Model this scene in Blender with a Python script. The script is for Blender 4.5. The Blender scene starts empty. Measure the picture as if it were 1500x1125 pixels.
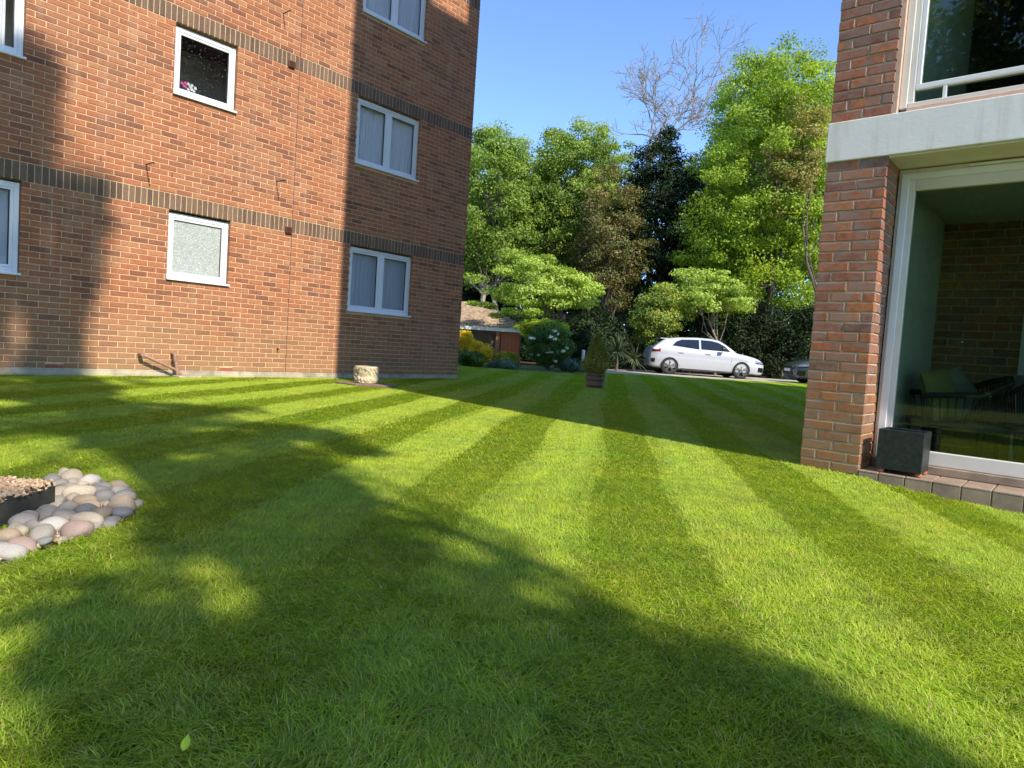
import bpy, bmesh, math, random
import numpy as np
from mathutils import Vector, Matrix
random.seed(7); rng = np.random.default_rng(11)
S = bpy.context.scene
COL = S.collection

# ------------------------------------------------------------------ camera
F_PX, YAW, PITCH, ROLL, CAM_H = 971.41, 0.7124, -0.0543, 0.0668, 0.7421
fw = np.array([math.cos(YAW)*math.cos(PITCH), math.sin(YAW)*math.cos(PITCH), math.sin(PITCH)])
_r = np.array([math.sin(YAW), -math.cos(YAW), 0.0]); _u = np.cross(_r, fw)
cr = math.cos(ROLL)*_r + math.sin(ROLL)*_u
cu = -math.sin(ROLL)*_r + math.cos(ROLL)*_u
CAM = np.array([0, 0, CAM_H])
cam = bpy.data.cameras.new('camera'); cam_o = bpy.data.objects.new('camera', cam); COL.objects.link(cam_o)
cam.sensor_fit = 'HORIZONTAL'; cam.sensor_width = 36.0; cam.lens = F_PX/1500*36.0
cam.clip_start = 0.05; cam.clip_end = 1000
cam_o.matrix_world = Matrix(((cr[0], cu[0], -fw[0], 0), (cr[1], cu[1], -fw[1], 0), (cr[2], cu[2], -fw[2], CAM_H), (0, 0, 0, 1)))
S.camera = cam_o

# ------------------------------------------------------------------ sky and sun
SUN_EL = math.radians(43); SUN_H = np.array([0.184, 0.983]); SUN_H /= np.linalg.norm(SUN_H)
sun_d = np.array([SUN_H[0]*math.cos(SUN_EL), SUN_H[1]*math.cos(SUN_EL), -math.sin(SUN_EL)])
w = bpy.data.worlds.new('World'); S.world = w; w.use_nodes = True
nt = w.node_tree; bg = nt.nodes['Background']
sky = nt.nodes.new('ShaderNodeTexSky'); sky.sky_type = 'NISHITA'; sky.sun_disc = False
sky.sun_elevation = SUN_EL; sky.sun_rotation = math.atan2(-SUN_H[0], -SUN_H[1])
sky.air_density = 0.64; sky.dust_density = 0.0; sky.ozone_density = 5.0
nt.links.new(sky.outputs[0], bg.inputs[0]); bg.inputs[1].default_value = 0.15
sun = bpy.data.lights.new('sun', 'SUN'); sun.energy = 2.5; sun.angle = math.radians(0.53); sun.color = (1, 0.92, 0.80)
sun_o = bpy.data.objects.new('sun', sun); COL.objects.link(sun_o)
sun_o.rotation_euler = Vector(sun_d).to_track_quat('-Z', 'Y').to_euler(); sun_o.location = (0, -10, 30)
S.view_settings.view_transform = 'Standard'; S.view_settings.look = 'None'
S.view_settings.exposure = 1.4; S.view_settings.gamma = 1.0
S.cycles.max_bounces = 7; S.cycles.diffuse_bounces = 3; S.cycles.glossy_bounces = 3; S.cycles.transmission_bounces = 4

# ------------------------------------------------------------------ pixel helpers (photo pixels -> rays)
def ray(px, py): return fw + (px-750)/F_PX*cr - (py-562.5)/F_PX*cu
def smooth(a, b, x):
    t = np.clip((x-a)/(b-a), 0, 1); return t*t*(3-2*t)
def gz(x, y):
    x = np.asarray(x, float); y = np.asarray(y, float)
    return 0.15*smooth(11, 21, x*0.7557+y*0.6527)-0.10*smooth(-1.6, 0.2, -y)*smooth(3.0, 5.0, x)*smooth(-9, -7, -x)
def at(px, py, z=None):
    d = ray(px, py); zz = 0.0 if z is None else z
    for _ in range(12):
        P = CAM + d*(zz-CAM_H)/d[2]
        if z is not None: break
        zz = float(gz(P[0], P[1]))
    return P
def atd(px, py, depth): return CAM + ray(px, py)*depth
def onx(px, py, X): d = ray(px, py); return CAM + d*X/d[0]
def ony(px, py, Y): d = ray(px, py); return CAM + d*Y/d[1]
def pix(P):
    d = np.asarray(P, float)-CAM; z = d@fw
    return 750+F_PX*(d@cr)/z, 562.5-F_PX*(d@cu)/z, z

# ------------------------------------------------------------------ object helpers
def link(o, parent=None):
    COL.objects.link(o)
    if parent is not None: o.parent = parent
    return o
def empty(name, loc=(0, 0, 0), rz=0.0):
    o = bpy.data.objects.new(name, None); COL.objects.link(o); o.location = loc; o.rotation_euler = (0, 0, rz)
    o.empty_display_size = 0.1
    return o
def tag(o, label=None, cat=None, group=None, kind=None):
    if label: o['label'] = label
    if cat: o['category'] = cat
    if group: o['group'] = group
    if kind: o['kind'] = kind
    return o
def me(name, v, f, mat=None, smooth_=False):
    m = bpy.data.meshes.new(name); m.from_pydata([tuple(map(float, a)) for a in v], [], f); m.update()
    if mat is not None: m.materials.append(mat)
    if smooth_:
        m.polygons.foreach_set('use_smooth', [True]*len(m.polygons))
    return m
def obj(name, m, parent=None, loc=None, rz=None):
    o = bpy.data.objects.new(name, m); link(o, parent)
    if loc is not None: o.location = loc
    if rz is not None: o.rotation_euler = (0, 0, rz)
    return o
class MB:
    """collects shapes into one mesh"""
    def __init__(s): s.v = []; s.f = []
    def add(s, v, f):
        n = len(s.v); s.v += [tuple(a) for a in v]; s.f += [tuple(i+n for i in q) for q in f]; return s
    def box(s, x0, x1, y0, y1, z0, z1, b=0.0):
        if b <= 0:
            v = [(x0,y0,z0),(x1,y0,z0),(x1,y1,z0),(x0,y1,z0),(x0,y0,z1),(x1,y0,z1),(x1,y1,z1),(x0,y1,z1)]
            return s.add(v, [(3,2,1,0),(4,5,6,7),(0,1,5,4),(1,2,6,5),(2,3,7,6),(3,0,4,7)])
        bm = bmesh.new(); bmesh.ops.create_cube(bm, size=1)
        for q in bm.verts: q.co = Vector(((x0+x1)/2+q.co.x*(x1-x0), (y0+y1)/2+q.co.y*(y1-y0), (z0+z1)/2+q.co.z*(z1-z0)))
        bmesh.ops.bevel(bm, geom=bm.edges[:], offset=b, segments=2, affect='EDGES', profile=0.5)
        bm.verts.index_update()
        s.add([tuple(q.co) for q in bm.verts], [tuple(q.index for q in fc.verts) for fc in bm.faces]); bm.free(); return s
    def tube(s, pts, rad, n=8, cap=True):
        pts = [np.asarray(p, float) for p in pts]; k = len(pts)
        if not hasattr(rad, '__len__'): rad = [rad]*k
        V = []; prev = None
        for i in range(k):
            t = pts[min(i+1, k-1)]-pts[max(i-1, 0)]; t = t/(np.linalg.norm(t)+1e-9)
            if prev is None:
                a = np.array([0, 0, 1.0]) if abs(t[2]) < 0.9 else np.array([1.0, 0, 0])
            else: a = prev
            e1 = a-t*(a@t); e1 /= np.linalg.norm(e1)+1e-9; prev = e1; e2 = np.cross(t, e1)
            for j in range(n):
                q = 2*math.pi*j/n; V.append(pts[i]+rad[i]*(math.cos(q)*e1+math.sin(q)*e2))
        Fc = [(i*n+j, i*n+(j+1) % n, (i+1)*n+(j+1) % n, (i+1)*n+j) for i in range(k-1) for j in range(n)]
        if cap: Fc += [tuple(range(n))[::-1], tuple((k-1)*n+j for j in range(n))]
        return s.add(V, Fc)
    def lathe(s, prof, n=24, axis='z', c=(0, 0, 0), a0=0, caps=True):
        V = []
        for r, h in prof:
            for j in range(n):
                q = 2*math.pi*j/n+a0
                if axis == 'z': V.append((c[0]+r*math.cos(q), c[1]+r*math.sin(q), c[2]+h))
                else: V.append((c[0]+r*math.cos(q), c[1]+h, c[2]+r*math.sin(q)))
        k = len(prof)
        Fc = [(i*n+j, i*n+(j+1) % n, (i+1)*n+(j+1) % n, (i+1)*n+j) for i in range(k-1) for j in range(n)]
        if caps: Fc += [tuple(range(n))[::-1], tuple((k-1)*n+j for j in range(n))]
        return s.add(V, Fc)
    def build(s, name, mat, parent=None, sm=False, loc=None, rz=None):
        m = me(name, s.v, s.f, mat, sm)
        if sm:
            try: m.set_sharp_from_angle(angle=math.radians(40))
            except Exception: pass
        return obj(name, m, parent, loc, rz)

# ------------------------------------------------------------------ materials
def mat_new(name):
    m = bpy.data.materials.new(name); m.use_nodes = True
    return m, m.node_tree, m.node_tree.nodes['Principled BSDF']
def N(t, kind, **kw):
    n = t.nodes.new(kind)
    for k, v in kw.items(): setattr(n, k, v)
    return n
def ramp(t, stops, src=None):
    r = N(t, 'ShaderNodeValToRGB'); e = r.color_ramp.elements
    while len(e) < len(stops): e.new(0.5)
    for i, (p, c) in enumerate(stops):
        e[i].position = p; e[i].color = (c[0], c[1], c[2], 1)
    if src is not None: t.links.new(src, r.inputs[0])
    return r
def noise(t, scale, detail=3, rough=0.55, vec=None, coord='Object'):
    n = N(t, 'ShaderNodeTexNoise'); n.inputs['Scale'].default_value = scale; n.inputs['Detail'].default_value = detail; n.inputs['Roughness'].default_value = rough
    if vec is None:
        tc = N(t, 'ShaderNodeTexCoord'); vec = tc.outputs[coord]
    t.links.new(vec, n.inputs['Vector']); return n
def mixc(t, fac, a, b, mode='MIX'):
    m = N(t, 'ShaderNodeMix', data_type='RGBA', blend_type=mode)
    for i, v in ((0, fac), (6, a), (7, b)):
        if hasattr(v, 'links') or hasattr(v, 'is_linked'): t.links.new(v, m.inputs[i])
        elif i == 0: m.inputs[0].default_value = v
        else: m.inputs[i].default_value = (v[0], v[1], v[2], 1)
    return m.outputs[2]
def math_(t, op, a, b=None, clamp=False):
    m = N(t, 'ShaderNodeMath', operation=op); m.use_clamp = clamp
    for i, v in ((0, a), (1, b)):
        if v is None: continue
        if hasattr(v, 'is_linked'): t.links.new(v, m.inputs[i])
        else: m.inputs[i].default_value = v
    return m.outputs[0]
def bump(t, p, height, strength=0.3, dist=0.01):
    b = N(t, 'ShaderNodeBump'); b.inputs['Strength'].default_value = strength; b.inputs['Distance'].default_value = dist
    t.links.new(height, b.inputs['Height']); t.links.new(b.outputs[0], p.inputs['Normal'])
def plain(name, col, rough=0.6, metal=0.0, spec=0.5, var=0.12, scale=6.0, bmp=0.0, coat=0.0, dirt=None):
    m, t, p = mat_new(name)
    n = noise(t, scale, 5)
    a = [c*(1-var) for c in col]; b = [min(1, c*(1+var)) for c in col]
    c = ramp(t, [(0.3, a), (0.7, b)], n.outputs[0]).outputs[0]
    if dirt:
        n3 = noise(t, scale*0.35, 6, 0.7)
        c = mixc(t, ramp(t, [(0.52, (0, 0, 0)), (0.75, (1, 1, 1))], n3.outputs[0]).outputs[0], c, dirt)
    t.links.new(c, p.inputs['Base Color'])
    p.inputs['Roughness'].default_value = rough; p.inputs['Metallic'].default_value = metal
    p.inputs['Specular IOR Level'].default_value = spec; p.inputs['Coat Weight'].default_value = coat; p.inputs['Coat Roughness'].default_value = 0.05
    if bmp > 0:
        n2 = noise(t, scale*12, 4); bump(t, p, n2.outputs[0], bmp, 0.004)
    return m
def rnd_value(t):
    a = N(t, 'ShaderNodeAttribute', attribute_name='rnd'); oi = N(t, 'ShaderNodeObjectInfo')
    return math_(t, 'FRACT', math_(t, 'ADD', a.outputs['Fac'], oi.outputs['Random']))
def brick_mat(name, stops, rough=0.8, mottling=0.35, moss=None, stain=None, bmp=0.35, patch=None):
    m, t, p = mat_new(name)
    geo = N(t, 'ShaderNodeNewGeometry'); pos = geo.outputs['Position']
    c = ramp(t, stops, rnd_value(t)).outputs[0]
    n = noise(t, 26, 6, 0.65, pos)
    dark = ramp(t, [(0.3, (0.55, 0.5, 0.5)), (0.55, (1, 1, 1)), (0.8, (1.25, 1.2, 1.1))], n.outputs[0]).outputs[0]
    c = mixc(t, mottling*2 if mottling < 0.5 else 1.0, c, dark, 'MULTIPLY')
    n4 = noise(t, 1.1, 4, 0.6, pos)
    c = mixc(t, math_(t, 'MULTIPLY', ramp(t, [(0.45, (0, 0, 0)), (0.75, (1, 1, 1))], n4.outputs[0]).outputs[0], 0.3), c, (0.30, 0.19, 0.11))
    sep = N(t, 'ShaderNodeSeparateXYZ'); t.links.new(pos, sep.inputs[0])
    if stain:
        mq = N(t, 'ShaderNodeMapping'); t.links.new(pos, mq.inputs[0]); mq.inputs['Scale'].default_value = (1, 1, 0.12)
        nq = noise(t, 5, 5, 0.65, mq.outputs[0]); c = mixc(t, math_(t, 'MULTIPLY', ramp(t, [(0.55, (0, 0, 0)), (0.75, (1, 1, 1))], nq.outputs[0]).outputs[0], 0.35), c, (0.52, 0.36, 0.25))
    if patch:
        mp = N(t, 'ShaderNodeMapping'); t.links.new(pos, mp.inputs[0]); mp.inputs['Scale'].default_value = (1, 1, 2.2)
        off = N(t, 'ShaderNodeVectorMath', operation='ADD'); t.links.new(mp.outputs[0], off.inputs[0]); oi = N(t, 'ShaderNodeObjectInfo'); t.links.new(math_(t, 'MULTIPLY', oi.outputs['Random'], 30.0), off.inputs[1])
        n7 = noise(t, 6.5, 3, 0.6, off.outputs[0]); c = mixc(t, math_(t, 'MULTIPLY', ramp(t, [(0.44, (0, 0, 0)), (0.60, (1, 1, 1))], n7.outputs[0]).outputs[0], 0.8), c, patch)
    if stain:
        n5 = noise(t, 2.2, 5, 0.6, pos)
        h = math_(t, 'SUBTRACT', math_(t, 'ADD', 0.75, math_(t, 'MULTIPLY', n5.outputs[0], 0.9)), sep.outputs[2])
        c = mixc(t, math_(t, 'MULTIPLY', math_(t, 'MULTIPLY', h, 0.9, True), stain[3]), c, stain[:3])
    if moss:
        n6 = noise(t, 5, 6, 0.65, pos)
        h = math_(t, 'SUBTRACT', math_(t, 'MULTIPLY', n6.outputs[0], 1.9), math_(t, 'MULTIPLY', sep.outputs[2], 1.0))
        c = mixc(t, math_(t, 'MULTIPLY', math_(t, 'MULTIPLY', h, 0.9, True), moss[3]), c, moss[:3])
    t.links.new(c, p.inputs['Base Color']); p.inputs['Roughness'].default_value = rough
    n2 = noise(t, 160, 4, 0.6, pos); bump(t, p, n2.outputs[0], bmp, 0.004)
    return m
M = {}
M['brick'] = brick_mat('red_brick', [(0.0, (0.22, 0.082, 0.044)), (0.14, (0.285, 0.105, 0.05)), (0.3, (0.37, 0.132, 0.057)), (0.6, (0.44, 0.158, 0.066)), (0.85, (0.40, 0.168, 0.075)), (1.0, (0.48, 0.21, 0.095))], 0.85, 0.34, stain=(0.36, 0.22, 0.105, 0.6))
M['soldier'] = brick_mat('brown_brick', [(0, (0.115, 0.070, 0.045)), (0.5, (0.16, 0.098, 0.06)), (1, (0.205, 0.13, 0.08))], 0.8, 0.3)
M['dark_brick'] = brick_mat('dark_red_brick', [(0.0, (0.21, 0.105, 0.075)), (0.3, (0.34, 0.12, 0.062)), (0.65, (0.43, 0.14, 0.058)), (1.0, (0.50, 0.20, 0.08))], 0.5, 0.6, patch=(0.28, 0.185, 0.15), moss=(0.30, 0.17, 0.06, 0.7), bmp=0.6)
M['mortar'] = plain('mortar', (0.66, 0.44, 0.255), 0.95, var=0.2, scale=14, bmp=0.4)
M['mortar_pale'] = plain('grey_mortar', (0.50, 0.40, 0.26), 0.95, var=0.2, scale=14, bmp=0.4)
M['concrete'] = plain('weathered_concrete', (0.47, 0.40, 0.28), 0.95, var=0.25, scale=5, bmp=0.6, dirt=(0.2, 0.17, 0.11))
M['upvc'] = plain('white_plastic', (0.83, 0.83, 0.82), 0.3, var=0.03)
M['gasket'] = plain('black_gasket', (0.02, 0.02, 0.02), 0.6)
M['cream_frame'] = plain('cream_frame', (0.76, 0.72, 0.64), 0.35, var=0.04)
M['buff_mastic'] = plain('buff_mastic', (0.60, 0.40, 0.29), 0.8, var=0.12, scale=20)
M['white_render'] = plain('white_painted_render', (0.82, 0.80, 0.75), 0.8, var=0.05, scale=3, bmp=0.25, dirt=(0.62, 0.58, 0.46))
def streaks(m, col, fac):
    t = m.node_tree; p = t.nodes['Principled BSDF']; src = p.inputs['Base Color'].links[0].from_socket
    geo = N(t, 'ShaderNodeNewGeometry'); mp = N(t, 'ShaderNodeMapping'); t.links.new(geo.outputs['Position'], mp.inputs[0]); mp.inputs['Scale'].default_value = (1, 1, 0.07)
    n = noise(t, 7.5, 4, 0.6, mp.outputs[0]); n2 = noise(t, 60, 5, 0.7, geo.outputs['Position'])
    k = math_(t, 'MULTIPLY', ramp(t, [(0.55, (0, 0, 0)), (0.68, (1, 1, 1))], n.outputs[0]).outputs[0], fac)
    c = mixc(t, k, src, col); k2 = math_(t, 'MULTIPLY', ramp(t, [(0.62, (0, 0, 0)), (0.72, (1, 1, 1))], n2.outputs[0]).outputs[0], fac*0.6)
    t.links.new(mixc(t, k2, c, [q*0.5 for q in col]), p.inputs['Base Color'])
streaks(M['white_render'], (0.50, 0.47, 0.36), 0.45); streaks(M['concrete'], (0.22, 0.19, 0.11), 0.6)
M['soffit'] = plain('soffit_paint', (0.70, 0.66, 0.55), 0.8, var=0.05)
M['brown_plastic'] = plain('brown_plastic', (0.10, 0.035, 0.022), 0.4)
M['rust'] = plain('rusty_steel', (0.07, 0.03, 0.02), 0.8, var=0.3, scale=40)
M['pipe'] = plain('brown_pipe_paint', (0.34, 0.19, 0.13), 0.5, var=0.2, scale=12)
M['terracotta'] = plain('terracotta', (0.40, 0.13, 0.07), 0.8, var=0.2, scale=20)
M['sealant'] = plain('dark_red_sealant', (0.13, 0.05, 0.035), 0.7)
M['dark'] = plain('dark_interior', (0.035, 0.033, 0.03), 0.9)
M['pale_wall'] = plain('pale_wall_paint', (0.60, 0.64, 0.58), 0.85, var=0.04)
M['roof_felt'] = plain('roof_felt', (0.12, 0.12, 0.12), 0.95)
M['curtain'] = plain('net_curtain', (0.72, 0.73, 0.76), 0.9, var=0.03)
M['blind'] = plain('grey_blind', (0.50, 0.56, 0.62), 0.8, var=0.04, scale=3)
M['tile'] = plain('quarry_tile', (0.33, 0.24, 0.17), 0.6, var=0.22, scale=9, bmp=0.3, dirt=(0.20, 0.15, 0.10))
M['planter'] = plain('charcoal_planter', (0.022, 0.027, 0.027), 0.38, var=0.5, scale=30, bmp=0.3)
M['carved'] = plain('carved_stone', (0.55, 0.46, 0.29), 0.9, var=0.25, scale=14, bmp=0.8, dirt=(0.3, 0.24, 0.13))
M['slab'] = plain('paving_slab', (0.20, 0.14, 0.10), 0.9, var=0.25, scale=8, bmp=0.5)
M['oakwood'] = plain('weathered_oak', (0.34, 0.215, 0.125), 0.8, var=0.35, scale=22, bmp=0.4)
M['hoop'] = plain('dull_hoop_steel', (0.14, 0.11, 0.09), 0.6, metal=0.4, var=0.3)
M['timber'] = plain('dark_timber', (0.030, 0.030, 0.022), 0.85, var=0.5, scale=18, bmp=0.6)
M['soil'] = plain('bark_soil', (0.05, 0.035, 0.022), 0.95, var=0.4, scale=10, bmp=0.8)
M['drive'] = plain('pale_gravel_drive', (0.43, 0.38, 0.29), 0.95, var=0.2, scale=4, bmp=0.8)
M['white_paint'] = plain('white_car_paint', (0.52, 0.54, 0.58), 0.25, var=0.01, coat=1.0)
M['grey_paint'] = plain('grey_car_paint', (0.10, 0.12, 0.16), 0.3, metal=0.5, var=0.02, coat=1.0)
M['car_glass'] = plain('car_glass', (0.012, 0.015, 0.02), 0.04, var=0.0, spec=0.8)
M['tyre'] = plain('tyre_rubber', (0.018, 0.018, 0.018), 0.85)
M['alloy'] = plain('alloy', (0.36, 0.36, 0.37), 0.3, metal=0.8, var=0.02)
M['black_trim'] = plain('black_trim', (0.012, 0.012, 0.013), 0.4)
M['tail_red'] = plain('tail_lamp_red', (0.22, 0.012, 0.02), 0.15)
M['lamp_clear'] = plain('headlamp', (0.35, 0.37, 0.40), 0.1, metal=0.5)
M['bark'] = plain('grey_brown_bark', (0.13, 0.10, 0.075), 0.95, var=0.35, scale=9, bmp=0.8)
M['bark_pale'] = plain('pale_bark', (0.30, 0.25, 0.19), 0.95, var=0.3, scale=9, bmp=0.6)
M['rooftile'] = brick_mat('brown_roof_tile', [(0, (0.29, 0.20, 0.13)), (0.5, (0.40, 0.29, 0.19)), (1, (0.50, 0.38, 0.25))], 0.9, 0.4)
M['fence'] = plain('brown_trellis', (0.17, 0.12, 0.085), 0.85, var=0.25, scale=8)
M['redwood'] = plain('orange_door_paint', (0.50, 0.14, 0.065), 0.7, var=0.12, scale=5)
M['rattan'] = plain('dark_rattan', (0.025, 0.022, 0.02), 0.6, var=0.3, scale=40)
M['cushion'] = plain('grey_cushion', (0.20, 0.23, 0.20), 0.9, var=0.1)
M['cushion_olive'] = plain('olive_cushion', (0.28, 0.27, 0.09), 0.9, var=0.1)
M['petal_pink'] = plain('pink_petal', (0.65, 0.10, 0.30), 0.6); M['petal_white'] = plain('white_petal', (0.8, 0.78, 0.75), 0.6)
M['stem'] = plain('green_stem', (0.08, 0.14, 0.03), 0.6)

def brick_tex(name, c1, c2, mort):      # far and out-of-frame brickwork
    m, t, p = mat_new(name); tc = N(t, 'ShaderNodeTexCoord'); s = N(t, 'ShaderNodeSeparateXYZ'); t.links.new(tc.outputs['Object'], s.inputs[0])
    cb = N(t, 'ShaderNodeCombineXYZ'); t.links.new(math_(t, 'ADD', s.outputs[0], s.outputs[1]), cb.inputs[0]); t.links.new(s.outputs[2], cb.inputs[1])
    b = N(t, 'ShaderNodeTexBrick'); t.links.new(cb.outputs[0], b.inputs['Vector']); b.inputs['Scale'].default_value = 1
    b.inputs['Brick Width'].default_value = 0.226; b.inputs['Row Height'].default_value = 0.0753; b.inputs['Mortar Size'].default_value = 0.005
    for k, c in (('Color1', c1), ('Color2', c2), ('Mortar', mort)): b.inputs[k].default_value = (*c, 1)
    t.links.new(b.outputs['Color'], p.inputs['Base Color']); p.inputs['Roughness'].default_value = 0.85
    bump(t, p, b.outputs['Fac'], -0.4, 0.006); return m
M['brick_far'] = brick_tex('brickwork', (0.42, 0.17, 0.09), (0.28, 0.11, 0.07), (0.55, 0.42, 0.28))
M['brick_far_dark'] = brick_tex('dark_brickwork', (0.27, 0.085, 0.055), (0.16, 0.06, 0.05), (0.36, 0.29, 0.2))
def glass_mat(name, tint, refl=1.0, rough=0.0, spots=False):
    m, t, p = mat_new(name); out = t.nodes['Material Output']; t.nodes.remove(p)
    tr = N(t, 'ShaderNodeBsdfTransparent'); tr.inputs[0].default_value = (*tint, 1)
    gl = N(t, 'ShaderNodeBsdfGlossy'); gl.inputs['Roughness'].default_value = rough; gl.inputs[0].default_value = (1, 1, 1, 1)
    fr = N(t, 'ShaderNodeLayerWeight'); fr.inputs[0].default_value = 0.5
    fac = math_(t, 'MULTIPLY', math_(t, 'ADD', math_(t, 'MULTIPLY', math_(t, 'POWER', fr.outputs['Facing'], 5.0), 0.95), 0.042), refl, True)
    mx = N(t, 'ShaderNodeMixShader'); t.links.new(fac, mx.inputs[0]); t.links.new(tr.outputs[0], mx.inputs[1]); t.links.new(gl.outputs[0], mx.inputs[2])
    res = mx.outputs[0]
    if spots:
        v = N(t, 'ShaderNodeTexVoronoi'); v.inputs['Scale'].default_value = 26; tc = N(t, 'ShaderNodeTexCoord'); mp = N(t, 'ShaderNodeMapping'); mp.inputs['Scale'].default_value = (1.6, 1, 0.8)
        t.links.new(tc.outputs['Object'], mp.inputs[0]); t.links.new(mp.outputs[0], v.inputs['Vector'])
        k = ramp(t, [(0.08, (1, 1, 1)), (0.22, (0, 0, 0))], v.outputs['Distance']).outputs[0]
        df = N(t, 'ShaderNodeBsdfDiffuse'); df.inputs[0].default_value = (0.6, 0.6, 0.58, 1)
        m2 = N(t, 'ShaderNodeMixShader'); t.links.new(math_(t, 'MULTIPLY', k, 0.16), m2.inputs[0]); t.links.new(res, m2.inputs[1]); t.links.new(df.outputs[0], m2.inputs[2]); res = m2.outputs[0]
    t.links.new(res, out.inputs[0]); return m
M['glass'] = glass_mat('window_glass', (0.97, 0.98, 0.98))
M['glass_spots'] = glass_mat('rain_spotted_glass', (0.9, 0.92, 0.92), spots=True)
M['door_glass'] = glass_mat('tinted_door_glass', (0.74, 0.80, 0.72), 1.25)
def frosted():
    m, t, p = mat_new('obscured_glass')
    tc = N(t, 'ShaderNodeTexCoord'); v = N(t, 'ShaderNodeTexNoise'); v.inputs['Scale'].default_value = 15; v.inputs['Distortion'].default_value = 2.5; v.inputs['Detail'].default_value = 1
    t.links.new(tc.outputs['Object'], v.inputs['Vector'])
    c = ramp(t, [(0.44, (0.36, 0.39, 0.36)), (0.5, (0.58, 0.60, 0.55)), (0.56, (0.36, 0.39, 0.36))], v.outputs[0])
    t.links.new(c.outputs[0], p.inputs['Base Color']); p.inputs['Roughness'].default_value = 0.35
    bump(t, p, v.outputs[0], 0.8, 0.01); return m
M['frosted'] = frosted()
def leaf_mat(name, stops, transl=0.42, rough=0.5, spec=0.35, bright=1.85):
    m, t, p = mat_new(name); out = t.nodes['Material Output']
    c = ramp(t, [(a, [q*bright for q in b]) for a, b in stops], rnd_value(t)).outputs[0]
    t.links.new(c, p.inputs['Base Color']); p.inputs['Roughness'].default_value = rough; p.inputs['Specular IOR Level'].default_value = spec
    tl = N(t, 'ShaderNodeBsdfTranslucent'); t.links.new(mixc(t, 1.0, c, (1.3, 1.2, 0.6), 'MULTIPLY'), tl.inputs[0])
    mx = N(t, 'ShaderNodeMixShader'); mx.inputs[0].default_value = transl
    t.links.new(p.outputs[0], mx.inputs[1]); t.links.new(tl.outputs[0], mx.inputs[2]); t.links.new(mx.outputs[0], out.inputs[0]); return m
M['lf_maple'] = leaf_mat('maple_leaf', [(0, (0.05, 0.085, 0.014)), (0.5, (0.12, 0.185, 0.026)), (1, (0.235, 0.30, 0.055))])
M['lf_lime'] = leaf_mat('lime_maple_leaf', [(0, (0.075, 0.125, 0.014)), (0.5, (0.17, 0.245, 0.022)), (1, (0.30, 0.37, 0.04))], 0.42)
M['lf_bronze'] = leaf_mat('bronze_leaf', [(0, (0.12, 0.12, 0.03)), (0.5, (0.22, 0.20, 0.055)), (1, (0.36, 0.28, 0.11))])
M['lf_olive'] = leaf_mat('olive_leaf', [(0, (0.05, 0.06, 0.018)), (0.5, (0.11, 0.115, 0.035)), (1, (0.20, 0.16, 0.06))])
M['lf_dark'] = leaf_mat('dark_evergreen_leaf', [(0, (0.012, 0.024, 0.010)), (0.6, (0.022, 0.042, 0.016)), (1, (0.05, 0.07, 0.025))], 0.12, 0.6, 0.12, bright=1.2)
M['lf_dogwood'] = leaf_mat('dogwood_leaf', [(0, (0.11, 0.17, 0.02)), (0.5, (0.19, 0.265, 0.04)), (1, (0.29, 0.37, 0.075))], 0.38)
M['lf_photinia'] = leaf_mat('photinia_leaf', [(0, (0.05, 0.09, 0.014)), (0.6, (0.12, 0.17, 0.022)), (0.9, (0.22, 0.24, 0.03)), (1, (0.35, 0.19, 0.05))], 0.25)
M['lf_yellow'] = leaf_mat('golden_leaf', [(0, (0.38, 0.30, 0.012)), (1, (0.56, 0.45, 0.02))], 0.35)
M['lf_ygreen'] = leaf_mat('yellow_green_leaf', [(0, (0.12, 0.15, 0.015)), (1, (0.36, 0.33, 0.025))], 0.35)
M['lf_shrub'] = leaf_mat('shrub_leaf', [(0, (0.03, 0.07, 0.014)), (1, (0.09, 0.16, 0.025))], 0.25)
M['lf_sword'] = leaf_mat('sword_leaf', [(0, (0.04, 0.07, 0.035)), (0.6, (0.09, 0.13, 0.06)), (1, (0.24, 0.28, 0.15))], 0.15, 0.4, bright=1.0)
M['lf_conifer'] = leaf_mat('conifer_needle', [(0, (0.13, 0.15, 0.025)), (1, (0.36, 0.36, 0.06))], 0.2)
M['lf_blue'] = leaf_mat('blue_green_leaf', [(0, (0.05, 0.09, 0.06)), (1, (0.11, 0.17, 0.11))], 0.2)
M['lf_white'] = leaf_mat('white_flower', [(0, (0.6, 0.62, 0.5)), (1, (0.8, 0.8, 0.74))], 0.2)
M['lf_fallen'] = leaf_mat('fallen_leaf', [(0, (0.35, 0.42, 0.03)), (1, (0.35, 0.42, 0.03))], 0.3)
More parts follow.
